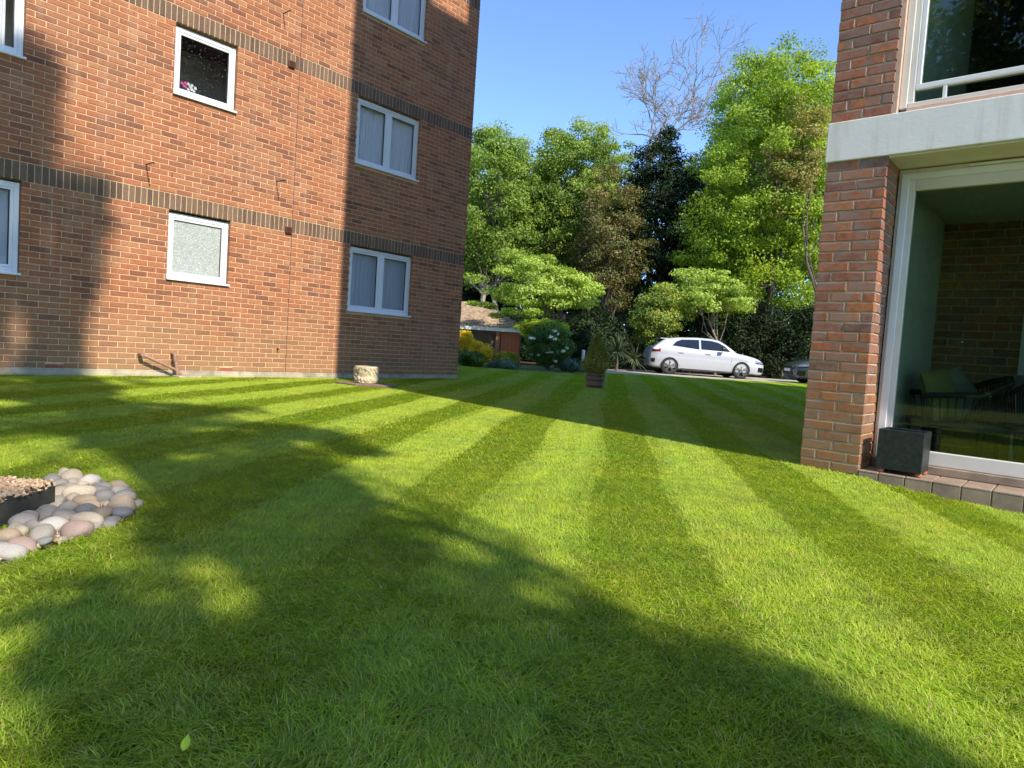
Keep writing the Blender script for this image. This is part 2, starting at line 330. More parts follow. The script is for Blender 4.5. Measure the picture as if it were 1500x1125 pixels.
def grass_mat():
    m, t, p = mat_new('grass_blade'); out = t.nodes['Material Output']
    a = N(t, 'ShaderNodeAttribute', attribute_name='rnd'); oi = N(t, 'ShaderNodeObjectInfo')
    geo = N(t, 'ShaderNodeNewGeometry'); pos = geo.outputs['Position']
    c = ramp(t, [(0, (0.23, 0.37, 0.010)), (0.45, (0.34, 0.50, 0.013)), (0.78, (0.44, 0.60, 0.022)), (0.90, (0.55, 0.62, 0.07)), (0.96, (0.62, 0.52, 0.22)), (1.0, (0.45, 0.33, 0.15))], a.outputs['Fac']).outputs[0]
    n1 = noise(t, 2.4, 5, 0.65, pos)
    c = mixc(t, math_(t, 'MULTIPLY', ramp(t, [(0.5, (0, 0, 0)), (0.72, (1, 1, 1))], n1.outputs[0]).outputs[0], 0.5), c, (0.36, 0.38, 0.05))
    n9 = noise(t, 1.3, 3, 0.6, pos); c = mixc(t, 0.9, c, ramp(t, [(0.32, (0.84, 0.93, 0.9)), (0.68, (1.15, 1.05, 0.9))], n9.outputs[0]).outputs[0], 'MULTIPLY')
    n8 = noise(t, 4.2, 6, 0.75, pos); c = mixc(t, math_(t, 'MULTIPLY', ramp(t, [(0.60, (0, 0, 0)), (0.72, (1, 1, 1))], n8.outputs[0]).outputs[0], 0.55), c, (0.42, 0.36, 0.13))
    n2 = noise(t, 7, 4, 0.6, pos)
    c = mixc(t, 0.8, c, ramp(t, [(0.3, (0.72, 0.78, 0.8)), (0.7, (1.22, 1.18, 1.1))], n2.outputs[0]).outputs[0], 'MULTIPLY')
    c = mixc(t, geo.outputs['Backfacing'], mixc(t, 1.0, c, (0.92, 0.95, 0.75), 'MULTIPLY'), mixc(t, 0.10, mixc(t, 1.0, c, (1.14, 1.08, 1.1), 'MULTIPLY'), (0.66, 0.70, 0.36)))
    t.links.new(c, p.inputs['Base Color']); p.inputs['Roughness'].default_value = 0.45; p.inputs['Specular IOR Level'].default_value = 0.22
    tl = N(t, 'ShaderNodeBsdfTranslucent'); t.links.new(mixc(t, 1.0, c, (1.3, 1.3, 0.6), 'MULTIPLY'), tl.inputs[0])
    mx = N(t, 'ShaderNodeMixShader'); mx.inputs[0].default_value = 0.42
    t.links.new(p.outputs[0], mx.inputs[1]); t.links.new(tl.outputs[0], mx.inputs[2]); t.links.new(mx.outputs[0], out.inputs[0]); return m
M['grass'] = grass_mat()
def lawn_mat():
    m, t, p = mat_new('turf_base'); geo = N(t, 'ShaderNodeNewGeometry')
    n = noise(t, 60, 4, 0.7, geo.outputs['Position'])
    t.links.new(ramp(t, [(0.3, (0.07, 0.09, 0.015)), (0.6, (0.14, 0.18, 0.025)), (0.8, (0.24, 0.20, 0.08))], n.outputs[0]).outputs[0], p.inputs['Base Color'])
    p.inputs['Roughness'].default_value = 1; return m
M['lawn'] = lawn_mat()
def stone_mat():
    m, t, p = mat_new('pebble_stone'); oi = N(t, 'ShaderNodeObjectInfo')
    n = noise(t, 55, 5, 0.7); n2 = noise(t, 9, 4, 0.6)
    c = mixc(t, 1.0, oi.outputs['Color'], ramp(t, [(0.3, (0.5, 0.5, 0.5)), (0.5, (0.95, 0.95, 0.95)), (0.7, (1.3, 1.26, 1.18))], n.outputs[0]).outputs[0], 'MULTIPLY')
    c = mixc(t, 0.7, c, ramp(t, [(0.35, (0.75, 0.76, 0.78)), (0.65, (1.1, 1.06, 1.0))], n2.outputs[0]).outputs[0], 'MULTIPLY')
    t.links.new(c, p.inputs['Base Color']); p.inputs['Roughness'].default_value = 0.7; bump(t, p, n.outputs[0], 0.25, 0.004); return m
M['pebble'] = stone_mat()
def gravel_mat():
    m, t, p = mat_new('gravel_chip')
    c = ramp(t, [(0, (0.20, 0.11, 0.055)), (0.3, (0.37, 0.235, 0.125)), (0.6, (0.46, 0.32, 0.19)), (0.85, (0.54, 0.43, 0.30)), (1, (0.30, 0.23, 0.17))], rnd_value(t)).outputs[0]
    t.links.new(c, p.inputs['Base Color']); p.inputs['Roughness'].default_value = 0.75; return m
M['gravel'] = gravel_mat()

def set_rnd(m, vals):      # one random value per face
    a = m.attributes.new('rnd', 'FLOAT', 'FACE'); a.data.foreach_set('value', np.asarray(vals, np.float32))

# ================================================================== SETTING
BED_EDGE = [at(640, 533), at(690, 538), at(730, 541), at(780, 545), at(830, 548), at(872, 549.5)]
DR_A, DR_B = at(880, 546.5), at(1260, 567)                     # lawn edge along the drive
def ground():
    xs = np.concatenate([np.linspace(-150, -10, 8), np.arange(-8, 46, 0.75), np.linspace(50, 250, 9)])
    V = []; nx = len(xs)
    for y in xs:
        for x in xs: V.append((x, y, float(gz(x, y))-0.012))
    Fc = [(j*nx+i, j*nx+i+1, (j+1)*nx+i+1, (j+1)*nx+i) for j in range(nx-1) for i in range(nx-1)]
    o = obj('ground', me('ground', V, Fc, M['lawn'], True)); tag(o, 'mown lawn soil running to the drive and beds', kind='structure')
    return o
ground()
dd = (DR_B-DR_A)[:2]; dd /= np.linalg.norm(dd); dn = np.array([-dd[1], dd[0]])
if dn @ fw[:2] < 0: dn = -dn
def strip(name, a0, a1, b0, b1, z, mat, n=30):
    V = []; Fc = []
    for i in range(n+1):
        for b in (b0, (b0+b1)/2, b1):
            q = DR_A[:2]+dd*(a0+(a1-a0)*i/n)+dn*b; V.append((q[0], q[1], float(gz(*q))+z))
    for i in range(n):
        for k in (0, 1): Fc.append((i*3+k, (i+1)*3+k, (i+1)*3+k+1, i*3+k+1))
    m = me(name, V, Fc, mat, True)
    return obj(name, m)
tag(strip('driveway', 0.15, 26, 0.0, 5.0, 0.008, M['drive']), 'pale gravel driveway beyond the lawn', kind='structure')
tag(strip('planting_bed', -12, 26, 5.0, 26, 0.010, M['soil']), 'dark soil under the trees behind the drive', kind='structure')

# ------------------------------------------------------------------ brick walls
def brick_geo(wd, ht, dp=0.05, c=0.004):
    x, z = wd/2, ht/2
    v = [(-x, dp, -z), (x, dp, -z), (x, dp, z), (-x, dp, z), (-x, c, -z), (x, c, -z), (x, c, z), (-x, c, z),
         (-x+c, 0, -z+c), (x-c, 0, -z+c), (x-c, 0, z-c), (-x+c, 0, z-c)]
    f = [(8, 9, 10, 11)]
    for i in range(4):
        j = (i+1) % 4; f += [(4+i, 4+j, 8+j, 8+i), (i, j, 4+j, 4+i)]
    return v, f
_bc = {}
def brick_mesh(wd, ht, dp, mat):
    k = (round(wd, 3), round(ht, 3), dp, mat.name)
    if k not in _bc:
        v, f = brick_geo(wd, ht, dp); _bc[k] = me('brick', v, f, mat)
    return _bc[k]
def layout(u0, u1, zs, course, pitch, gap, holes, jit=0.0):
    out = []
    for i, z in enumerate(zs):
        segs = [(u0, u1)]
        for (a, b, c0, c1) in holes:
            if c0 < z+course/2 < c1:
                ns = []
                for (p, q) in segs:
                    if b <= p or a >= q: ns.append((p, q)); continue
                    if a > p: ns.append((p, a))
                    if b < q: ns.append((b, q))
                segs = ns
        for (p, q) in segs:
            u = math.floor((p-u0)/pitch)*pitch+u0-(pitch/2 if i % 2 else 0)
            while u < q:
                a, b = max(u+gap/2, p if p == u0 or True else p), min(u+pitch-gap/2, q)
                a = max(a, p); 
                if b-a > 0.012: out.append((a, b, z+gap/2, z+course-gap/2))
                u += pitch
    return out
def place_bricks(parent, bricks, T, rz, mat, n_obj, dp=0.05, jit=0.0015, name='brick', stuff='brickwork'):
    """T(u,z)->world; nearest n_obj in view become objects, the rest one joined part"""
    info = []
    for b in bricks:
        P = T((b[0]+b[1])/2, (b[2]+b[3])/2); x, y, d = pix(P)
        vis = d > 0 and -15 < x < 1515 and -15 < y < 1140
        info.append((0 if vis else 1, np.linalg.norm(np.asarray(P)-CAM), b, P))
    info.sort(key=lambda q: (q[0], q[1]))
    inv = parent.matrix_world.inverted() if parent else Matrix()
    V = []; Fc = []; R_ = []
    c, s = math.cos(rz), math.sin(rz)
    for k, (vis, dist, b, P) in enumerate(info):
        wd, ht = b[1]-b[0], b[3]-b[2]; off = random.uniform(-jit, jit)
        P = (P[0]-s*off, P[1]+c*off, P[2])
        if k < n_obj and vis == 0:
            o = obj(name, brick_mesh(wd, ht, dp, mat), parent, P, rz)
        else:
            v, f = brick_geo(wd, ht, dp); n = len(V)
            V += [(P[0]+c*a[0]-s*a[1], P[1]+s*a[0]+c*a[1], P[2]+a[2]) for a in v]; Fc += [tuple(i+n for i in q) for q in f]; R_ += [random.random()]*len(f)
    if V:
        m = me(stuff, V, Fc, mat); set_rnd(m, R_); o = obj(stuff, m, parent); tag(o, kind='stuff')

# ------------------------------------------------------------------ LEFT BUILDING (wall plane y = YW)
YW, XC, CO = 9.886, 9.69, 0.0753
B1, ST = 2.357, 2.56
X0L = -2.6; TOP = 10.16
left = empty('brick_flats', (0, 0, 0))
tag(left, 'orange red brick block of flats with brown brick bands and white windows', 'building')
wins = []    # x0,x1,z0,z1,style
for fl in range(4):
    hd = B1+fl*ST
    wins += [(0.76, 2.165, hd-1.14, hd, 'double'), (3.868, 4.752, hd-0.98, hd, 'single'), (6.90, 8.32, hd-1.17, hd, 'double')]
wins = [q for q in wins if q[3] < TOP]
JX = 5.765
holes = [(a, b, c, d) for a, b, c, d, _ in wins] + [(JX-0.006, JX+0.006, -1, 20)]
holes += [(2.456, 2.66, 0.10, 0.148), (4.68, 4.88, 0.098, 0.148)]
bands = [B1+k*ST for k in range(4)]
zs = []; z = B1-CO
while z > 0.09: zs.append(z); z -= CO
ZB = zs[-1]
for k in range(3):
    z = B1+k*ST+3*CO
    while z < B1+(k+1)*ST-0.01: zs.append(z); z += CO
zs = sorted(zs)
def TL(u, z): return (u, YW, z)
bl = layout(X0L, XC-0.002, zs, CO, 3*CO, 0.0105, holes)
# toothed brown courses at the corner end of each band
sold = []; endb = []
for bz in bands[:3]:
    if bz+3*CO > TOP: continue
    u = X0L
    while u < XC-0.115:
        a_, b_ = u+0.005, u+CO-0.005
        if a_ < JX < b_:
            sold += [(p_, q_, bz+0.004, bz+3*CO-0.006) for p_, q_ in ((a_, JX-0.006), (JX+0.006, b_)) if q_-p_ > 0.012]
        else: sold.append((a_, b_, bz+0.004, bz+3*CO-0.006))
        u += CO
    for k in range(3): endb.append((XC-0.112, XC-0.002, bz+k*CO+0.005, bz+(k+1)*CO-0.005))
place_bricks(left, bl, TL, 0, M['brick'], 300)
place_bricks(left, sold+endb, TL, 0, M['soldier'], 290, name='soldier_brick', stuff='soldier_course')
def wall_backing(name, u0, u1, z0, z1, hl, y0, y1, mat, parent, T='x'):
    us = sorted({u0, u1} | {q for h in hl for q in h[:2] if u0 < q < u1}); zz = sorted({z0, z1} | {q for h in hl for q in h[2:] if z0 < q < z1})
    mb = MB()
    for a, b in zip(us[:-1], us[1:]):
        run = None
        for c, d in zip(zz[:-1], zz[1:]):
            cu_, cz = (a+b)/2, (c+d)/2
            solid = not any(h[0] < cu_ < h[1] and h[2] < cz < h[3] for h in hl)
            if solid: run = (run[0], d) if run else (c, d)
            elif run:
                mb.box(*((a, b, y0, y1) if T == 'x' else (y0, y1, a, b)), *run); run = None
        if run: mb.box(*((a, b, y0, y1) if T == 'x' else (y0, y1, a, b)), *run)
    return mb.build(name, mat, parent)
wh = [(a-0.004, b+0.004, c-0.004, d+0.004) for a, b, c, d, _ in wins]
wall_backing('wall', X0L, XC-0.006, 0.10, TOP, wh, YW+0.006, YW+0.26, M['mortar'], left)
MB().box(X0L, XC-0.004, YW+0.002, YW+0.25, -0.2, 0.099).build('plinth', M['concrete'], left)
MB().box(X0L, XC+0.0, YW-0.012, YW+0.005, -0.2, 0.055, 0.004).build('plinth_kerb', M['concrete'], left)
MB().box(XC-0.2, XC-0.001, YW+0.262, YW+9, -0.2, TOP).build('side_wall', M['brick_far'], left)
MB().box(X0L, X0L+0.2, YW+0.262, YW+9, -0.2, TOP).build('side_wall', M['brick_far'], left)
MB().box(X0L, XC-0.001, YW+9.002, YW+9.2, -0.2, TOP).build('rear_wall', M['brick_far'], left)
MB().box(X0L-0.05, XC+0.05, YW-0.06, YW+9.25, TOP+0.002, TOP+0.25).build('roof', M['roof_felt'], left)
for fz in (B1+0.15, B1+ST+0.15, B1+2*ST+0.15):
    MB().box(X0L+0.21, XC-0.21, YW+0.27, YW+8.9, fz, fz+0.15).build('floor_slab', M['dark'], left)
MB().box(X0L+0.25, XC-0.25, YW+1.3, YW+1.36, -0.1, TOP-0.05).build('partition_wall', M['pale_wall'], left)
MB().box(JX-0.0055, JX+0.0055, YW+0.003, YW+0.006, 0.1, TOP).build('movement_joint', M['sealant'], left)
def pleats(x0, x1, z0, z1, y, amp, n, zbase=None):
    k = n*6; V = []; Fc = []
    for i in range(k+1):
        x = x0+(x1-x0)*i/k; yy = y+amp*math.sin(i/6*2*math.pi+0.7*math.sin(i*0.31))
        V += [(x, yy, z0+(0.012*math.sin(i*1.7) if zbase else 0)), (x, yy, z1)]
    for i in range(k): Fc.append((2*i, 2*i+2, 2*i+3, 2*i+1))
    return V, Fc
def window(parent, x0, x1, z0, z1, style, deco):
    y = YW+0.055
    m = MB(); fwid = 0.062
    z1f = z1-0.025                      # small gap under the lintel
    zs0 = z0+0.03
    m.box(x0+0.006, x0+fwid, y, y+0.06, zs0, z1f, 0.005); m.box(x1-fwid, x1-0.006, y, y+0.06, zs0, z1f, 0.005)
    m.box(x0+fwid, x1-fwid, y+0.001, y+0.059, z1f-fwid, z1f-0.001, 0.004); m.box(x0+fwid, x1-fwid, y+0.001, y+0.059, zs0+0.001, zs0+fwid, 0.004)
    wf = m.build('window', M['upvc'], parent)
    lights = [(x0+fwid, x1-fwid)]
    if style == 'double':
        xm = (x0+x1)/2+0.01
        MB().box(xm-0.04, xm+0.04, y+0.002, y+0.058, zs0+fwid, z1f-fwid, 0.004).build('mullion', M['upvc'], wf)
        lights = [(x0+fwid, xm-0.04), (xm+0.04, x1-fwid)]
        MB().box(xm-0.17, xm+0.17, y-0.012, y+0.002, z1f-0.035, z1f-0.012, 0.003).build('trickle_vent', M['upvc'], wf)
    for a, b in lights:
        g0, g1 = zs0+fwid, z1f-fwid
        s = MB(); t_ = 0.034                         # inner sash
        if style == 'double' or deco == 'orchid' or deco == 'frost':
            yy = y+0.008
            s.box(a+0.001, a+t_, yy, yy+0.04, g0+0.001, g1-0.001, 0.003); s.box(b-t_, b-0.001, yy, yy+0.04, g0+0.001, g1-0.001, 0.003)
            s.box(a+t_, b-t_, yy+0.001, yy+0.039, g1-t_, g1-0.002, 0.003); s.box(a+t_, b-t_, yy+0.001, yy+0.039, g0+0.002, g0+t_, 0.003)
            s.build('sash', M['upvc'], wf)
        e = 0.008
        gk = MB(); ya = y+0.026
        gk.box(a+t_, a+t_+e, ya, ya+0.01, g0+t_, g1-t_); gk.box(b-t_-e*1.6, b-t_, ya, ya+0.01, g0+t_, g1-t_)
        gk.box(a+t_+e, b-t_-e*1.6, ya+0.001, ya+0.009, g1-t_-e, g1-t_); gk.box(a+t_+e, b-t_-e*1.6, ya+0.001, ya+0.009, g0+t_, g0+t_+e*0.5)
        gk.build('gasket', M['gasket'], wf)
        gm = M['frosted'] if deco == 'frost' else (M['glass_spots'] if deco == 'orchid' else M['glass'])
        MB().box(a+t_-0.004, b-t_+0.004, y+0.030, y+0.034, g0+t_-0.004, g1-t_+0.004).build('pane', gm, wf)
        if deco == 'net':
            V, Fc = pleats(a-0.03, b+0.03, g0+0.02, g1+0.03, y+0.10, 0.016, 13); obj('net_curtain', me('net_curtain', V, Fc, M['curtain'], True), wf)
        if deco == 'blind':
            bb = MB(); n = 7; wv = (b-a)/n
            for i in range(n):
                xa = a+i*wv; bb.add([(xa, y+0.08, g0+0.01), (xa+wv*1.04, y+0.092, g0+0.01), (xa+wv*1.04, y+0.092, g1+0.03), (xa, y+0.08, g1+0.03)], [(0, 1, 2, 3)])
            bb.build('vertical_blind', M['blind'], wf)
        if deco == 'drape':
            V, Fc = pleats(b-0.19, b-0.10, g0-0.05, g1+0.03, y+0.13, 0.014, 3); obj('curtain', me('curtain', V, Fc, M['curtain'], True), wf)
    sl = MB(); sl.box(x0-0.012, x1+0.012, YW-0.035, y+0.004, z0+0.002, z0+0.031, 0.005); sl.build('sill', M['upvc'], wf)
for i, (a, b, c, d, st) in enumerate(wins):
    fl, k = divmod(i, 3)
    deco = [['blind', 'frost', 'blind'], ['drape', 'orchid', 'net'], ['net', 'frost', 'net'], ['net', 'frost', 'net']][fl][k]
    window(left, a, b, c, d, st, deco)
def wall_vent(px, py):
    P = ony(px, py, YW); m = MB()
    m.box(P[0]-0.055, P[0]+0.055, YW-0.03, YW+0.01, P[2]-0.055, P[2]+0.05, 0.006)
    o = m.build('vent_cover', M['brown_plastic'], left)
    k = MB()
    for j in range(3): k.box(P[0]-0.042, P[0]+0.042, YW-0.036, YW-0.029, P[2]-0.035+j*0.028, P[2]-0.026+j*0.028)
    k.build('louvre', M['brown_plastic'], o)
wall_vent(427, 94.5); wall_vent(422, 337)
for (px, py, L) in ((214, 241, 0.27), (405, 266, 0.25), (415, 20, 0.21)):
    P = ony(px, py, YW); m = MB(); m.tube([(P[0], YW+0.03, P[2]), (P[0], YW-L, P[2]-0.005)], 0.008, 8)
    m.tube([(P[0], YW-L+0.006, P[2]-0.004), (P[0]+0.002, YW-L+0.004, P[2]-0.03)], 0.007, 8); m.build('iron_rod', M['rust'], left)
P = ony(406, 511, YW); MB().tube([(P[0], YW+0.02, P[2]), (P[0], YW-0.06, P[2])], 0.01, 8).build('pipe_stub', M['rust'], left)
for (px, py) in ((28, 208), (148, 232), (252, 256), (341, 277), (294, 10)):   # weep holes
    P = ony(px, py, YW); MB().box(P[0]-0.005, P[0]+0.005, YW-0.001, YW+0.01, P[2]-0.032, P[2]+0.032).build('weep_hole', M['gasket'], left)
for (xa, xb) in ((2.458, 2.655), (4.682, 4.875)):
    m = MB(); m.box(xa, xb, YW+0.0045, YW+0.02, 0.101, 0.147)
    nc = 9
    for r_ in range(3): m.box(xa, xb, YW-0.001, YW+0.004, 0.101+r_*0.0205, 0.101+r_*0.0205+0.006)
    for q in range(nc+1): xx = xa+(xb-xa-0.008)*q/nc; m.box(xx, xx+0.008, YW-0.002, YW+0.0042, 0.1012, 0.1478)
    m.build('air_brick', M['terracotta'], left)
# waste pipes running to the gully
A = ony(201, 515, YW); Bp = ony(262, 547, YW); Cp = ony(255, 517, YW)
dp_ = MB(); yo = YW-0.11
dp_.tube([(A[0]+0.03, YW+0.03, A[2]-0.03), (A[0]+0.03, yo+0.02, A[2]-0.03), (A[0]+0.06, yo, A[2]-0.05), (Bp[0]-0.06, yo, 0.10), (Bp[0]-0.01, yo-0.01, 0.03)], 0.021, 10)
dp_.tube([(A[0]+0.03, YW-0.0, A[2]-0.03), (A[0]+0.03, yo-0.008, A[2]-0.03)], 0.028, 10)
dp_.build('waste_pipe', M['pipe'], left, True)
v_ = MB(); v_.tube([(Cp[0]-0.03, YW+0.03, 0.34), (Cp[0]-0.03, yo+0.03, 0.34), (Cp[0]-0.028, yo, 0.31), (Cp[0]+0.01, yo-0.01, 0.05)], 0.024, 10)
v_.tube([(Cp[0]-0.029, yo+0.005, 0.31), (Cp[0]-0.02, yo-0.002, 0.23)], 0.031, 10); v_.build('waste_pipe', M['pipe'], left, True)
MB().box(Bp[0]-0.10, Bp[0]+0.22, YW-0.26, YW-0.013, -0.1, 0.035, 0.012).build('gully', M['concrete'], left)

# ------------------------------------------------------------------ RIGHT BUILDING (facade plane x = XR)
XR, YC = 5.166, 1.571; PW = 0.402; YP = YC-PW; XD = 5.52
BB, BT = 2.241, 2.525
right = empty('brick_flats', (0, 0, 0))
tag(right, 'dark red brick flats with white concrete beam and glazed garden door', 'building')
def TR(u, z): return (XR, -u, z)        # u = -y
CR = 0.0722
zl = [BB-CR*(k+1) for k in range(31)]; zl = [z for z in zl if z > -0.05]
zu = [BT+CR*k for k in range(30)]
lowf = layout(-YC, -YP, sorted(zl), CR, 0.2155, 0.0115, [])
upf = layout(-YC, -YP-0.005, zu, CR, 0.2155, 0.0115, [])
place_bricks(right, lowf+upf, TR, -math.pi/2, M['dark_brick'], 290, dp=0.06, jit=0.0025)
jam = layout(XR+0.062, XD, sorted(zl), CR, 0.2155, 0.0115, [])
place_bricks(right, jam, lambda u, z: (u, YP, z), 0, M['dark_brick'], 150, dp=0.06, jit=0.002)
core = MB(); core.box(XR+0.007, XD+0.02, YP+0.007, YC-0.003, -0.2, BB-0.001); core.build('pier_core', M['mortar_pale'], right)
core = MB(); core.box(XR+0.007, XD+0.02, YP+0.012, YC-0.003, BT+0.001, 4.69); core.build('pier_core', M['mortar_pale'], right)
bmv = MB(); bmv.box(XR-0.012, XD+0.25, -6.0, YC+0.010, BB, BT-0.002, 0.006); bmv.build('concrete_beam', M['white_render'], right)
MB().box(XR+0.012, XD+0.02, -3.0, YP-0.001, BB-0.012, BB-0.0015).build('soffit_board', M['soffit'], right)
# garden door: frame, glass, sill, step
yd0, yd1 = -1.55, YP-0.004; gl0 = 1.055
zt_, zb_ = 2.225, 0.105; gt, gb = 2.07, 0.205
dr = MB()
dr.box(XD, XD+0.07, gl0, yd1, zb_, zt_, 0.006); dr.box(XD+0.001, XD+0.069, yd0, gl0-0.0005, gt, zt_-0.001, 0.006); dr.box(XD+0.001, XD+0.069, yd0, gl0-0.0005, zb_+0.001, gb, 0.006)
dr.box(XD, XD+0.07, yd0-0.1, yd0-0.001, zb_, zt_, 0.006)
door = dr.build('garden_door', M['cream_frame'], right)
bd = MB(); yi = gl0+0.038
bd.box(XD-0.016, XD+0.001, yi, yi+0.05, zb_+0.001, 2.19, 0.004); bd.box(XD-0.015, XD, yd0, yi, 2.145, 2.189, 0.004); bd.build('frame_bead', M['upvc'], door)
MB().box(XD-0.014, XD+0.002, 0.28, 0.74, 2.198, 2.216, 0.003).build('trickle_vent', M['upvc'], door)
MB().box(XD+0.03, XD+0.036, yd0-0.002, gl0+0.004, gb-0.004, gt+0.004).build('pane', M['door_glass'], door)
MB().box(XD-0.03, XD+0.10, yd0-0.1, YP-0.003, 0.046, 0.104, 0.006).build('door_sill', M['tile'], door)
# step of quarry tiles
yt = YP+0.0; k = 0
MB().box(XR+0.012, XD+0.2, -1.7, YP-0.001, -0.2, 0.03).build('step_core', M['mortar_pale'], right)
while yt > -1.2:
    tw = 0.128 if k == 0 else 0.162
    ya, yb = yt-tw+0.004, yt-0.003
    MB().box(XR-0.002, XR+0.0117, ya, yb, -0.12, 0.0315, 0.003).build('step_tile', M['tile'], right)
    MB().box(XR-0.003, XD-0.032, ya, yb, 0.0318, 0.0455, 0.004).build('step_tile', M['tile'], right)
    yt -= tw; k += 1
# glazed loggia behind the door
XB = 7.2
MB().box(XD+0.08, XB, YP-0.06, YP-0.005, 0.03, BB-0.02).build('inner_side_wall', M['pale_wall'], right)
MB().box(XD+0.08, XB+0.1, -1.8, YP-0.006, 2.14, 2.2).build('inner_ceiling', M['pale_wall'], right)
MB().box(XD+0.101, XB+0.2, -1.8, YP-0.003, -0.1, 0.045).build('inner_floor', M['tile'], right)
MB().box(XD+0.08, XB, -1.9, -1.81, 0.03, BB-0.02).build('inner_side_wall', M['pale_wall'], right)
MB().box(XB+0.007, XB+0.2, -1.9, YP-0.003, 0.04, BB).build('inner_back_wall', M['mortar_pale'], right)
ib = layout(-1.108, 1.8, [0.05+0.0745*k for k in range(28)], 0.0745, 0.226, 0.012, [(-0.45, 0.35, 0.0, 2.05)])
place_bricks(right, ib, lambda u, z: (XB, -u, z), -math.pi/2, M['dark_brick'], 160, dp=0.05)
MB().box(XB-0.02, XB+0.02, -0.36, -0.29, 0.05, 2.05).box(XB-0.02, XB+0.02, 0.39, 0.46, 0.05, 2.05).box(XB-0.02, XB+0.02, -0.29, 0.39, 1.98, 2.05).build('inner_door_frame', M['upvc'], right)
MB().box(XB-0.004, XB+0.003, -0.288, 0.388, 0.05, 1.978).build('inner_door', M['dark'], right)
# upper window
XU = XR+0.05
MB().box(XR+0.004, XR+0.06, YP-0.022, YP+0.004, BT, 4.68).build('mastic_strip', M['buff_mastic'], right)
uf = MB(); yl = YP-0.024
uf.box(XU, XU+0.09, yl-0.048, yl, BT+0.04, 4.6, 0.005); uf.box(XU+0.012, XU+0.08, yl-0.085, yl-0.049, BT+0.055, 4.6, 0.005)
uf.box(XU+0.001, XU+0.089, -2.0, yl-0.0495, 4.5, 4.6, 0.005)
upw = uf.build('window', M['cream_frame'], right)
z_r = 2.685
MB().box(XU+0.013, XU+0.079, -2.0, yl-0.0855, z_r, z_r+0.036, 0.005).build('transom', M['upvc'], upw)
MB().box(XU+0.014, XU+0.07, yl-0.273, yl-0.25, BT+0.075, z_r-0.0005, 0.003).build('mullion', M['upvc'], upw)
MB().box(XU+0.015, XU+0.08, yl-0.117, yl-0.086, z_r+0.0365, 4.5, 0.004).build('sash', M['upvc'], upw)
MB().box(XU-0.02, XU+0.1, -2.0, yl-0.05, BT+0.005, BT+0.038, 0.006).build('sill', M['buff_mastic'], upw)
MB().box(XU+0.003, XU+0.085, -2.0, yl-0.0495, BT+0.04, BT+0.074, 0.005).build('bottom_rail', M['cream_frame'], upw)
MB().box(XU+0.04, XU+0.046, -2.0, yl-0.1, z_r+0.03, 4.52).build('pane', M['door_glass'], upw)
MB().box(XU+0.04, XU+0.046, -2.0, yl-0.08, BT+0.06, z_r+0.005).build('pane', M['door_glass'], upw)
MB().box(XU+0.101, XU+2.4, YP-0.06, YP-0.007, BT+0.02, 4.68).build('inner_side_wall', M['pale_wall'], right)
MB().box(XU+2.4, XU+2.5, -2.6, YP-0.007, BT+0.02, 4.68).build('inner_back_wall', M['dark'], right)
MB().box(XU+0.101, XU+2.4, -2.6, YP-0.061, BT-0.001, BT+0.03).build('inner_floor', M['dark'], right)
MB().box(XU+0.101, XU+2.4, -2.6, YP-0.061, 4.6, 4.68).build('inner_ceiling', M['pale_wall'], right)
# rest of the block (out of frame, casts the long shade over the lawn)
XE = 18.0; HT = 13.3
MB().box(XD+0.021, XE, YC-0.3, YC-0.002, -0.2, BB-0.001).box(XD+0.26, XE, YC-0.3, YC-0.0021, BB, BT+0.001).box(XD+0.021, XE, YC-0.3, YC-0.002, BT+0.002, HT).build('side_wall', M['brick_far_dark'], right)
MB().box(XE-0.3, XE-0.001, -8, YC-0.302, -0.2, HT).build('rear_wall', M['brick_far_dark'], right)
MB().box(XR+0.004, XR+0.35, -8, -2.01, -0.2, BB-0.002).box(XR+0.004, XR+0.35, -8, -2.01, BT+0.001, 4.69).build('front_wall', M['brick_far_dark'], right)
MB().box(XR+0.002, XR+0.35, -8, YC-0.0035, 4.97, HT).build('front_wall', M['brick_far_dark'], right)
MB().box(XR-0.012, XD+0.25, -8.0, YC+0.01, 4.69, 4.968, 0.006).build('concrete_beam', M['white_render'], right)
MB().box(XR, XE, -8.05, YC-0.01, HT+0.001, HT+0.2).build('roof', M['roof_felt'], right)
MB().box(XR, XE, -8.3, -8.05, -0.2, HT).build('side_wall', M['brick_far_dark'], right)
MB().box(XR+0.001, 8.5, YC-3.5, YC-0.001, HT+0.201, 15.0).build('unseen_shade_tower', M['brick_far_dark'], right)  # added unseen block, its height set by the shadow top on the left wall
pp = MB(); pp.box(XR, 6.6, YC-2.5, YC, 15.001, 16.2); pp.box(7.80, 8.5, YC-2.5, YC, 15.001, 16.2); pp.build('unseen_shade_blocks', M['brick_far_dark'], right)  # added unseen blocks; the gap between them lets sun reach the wall top

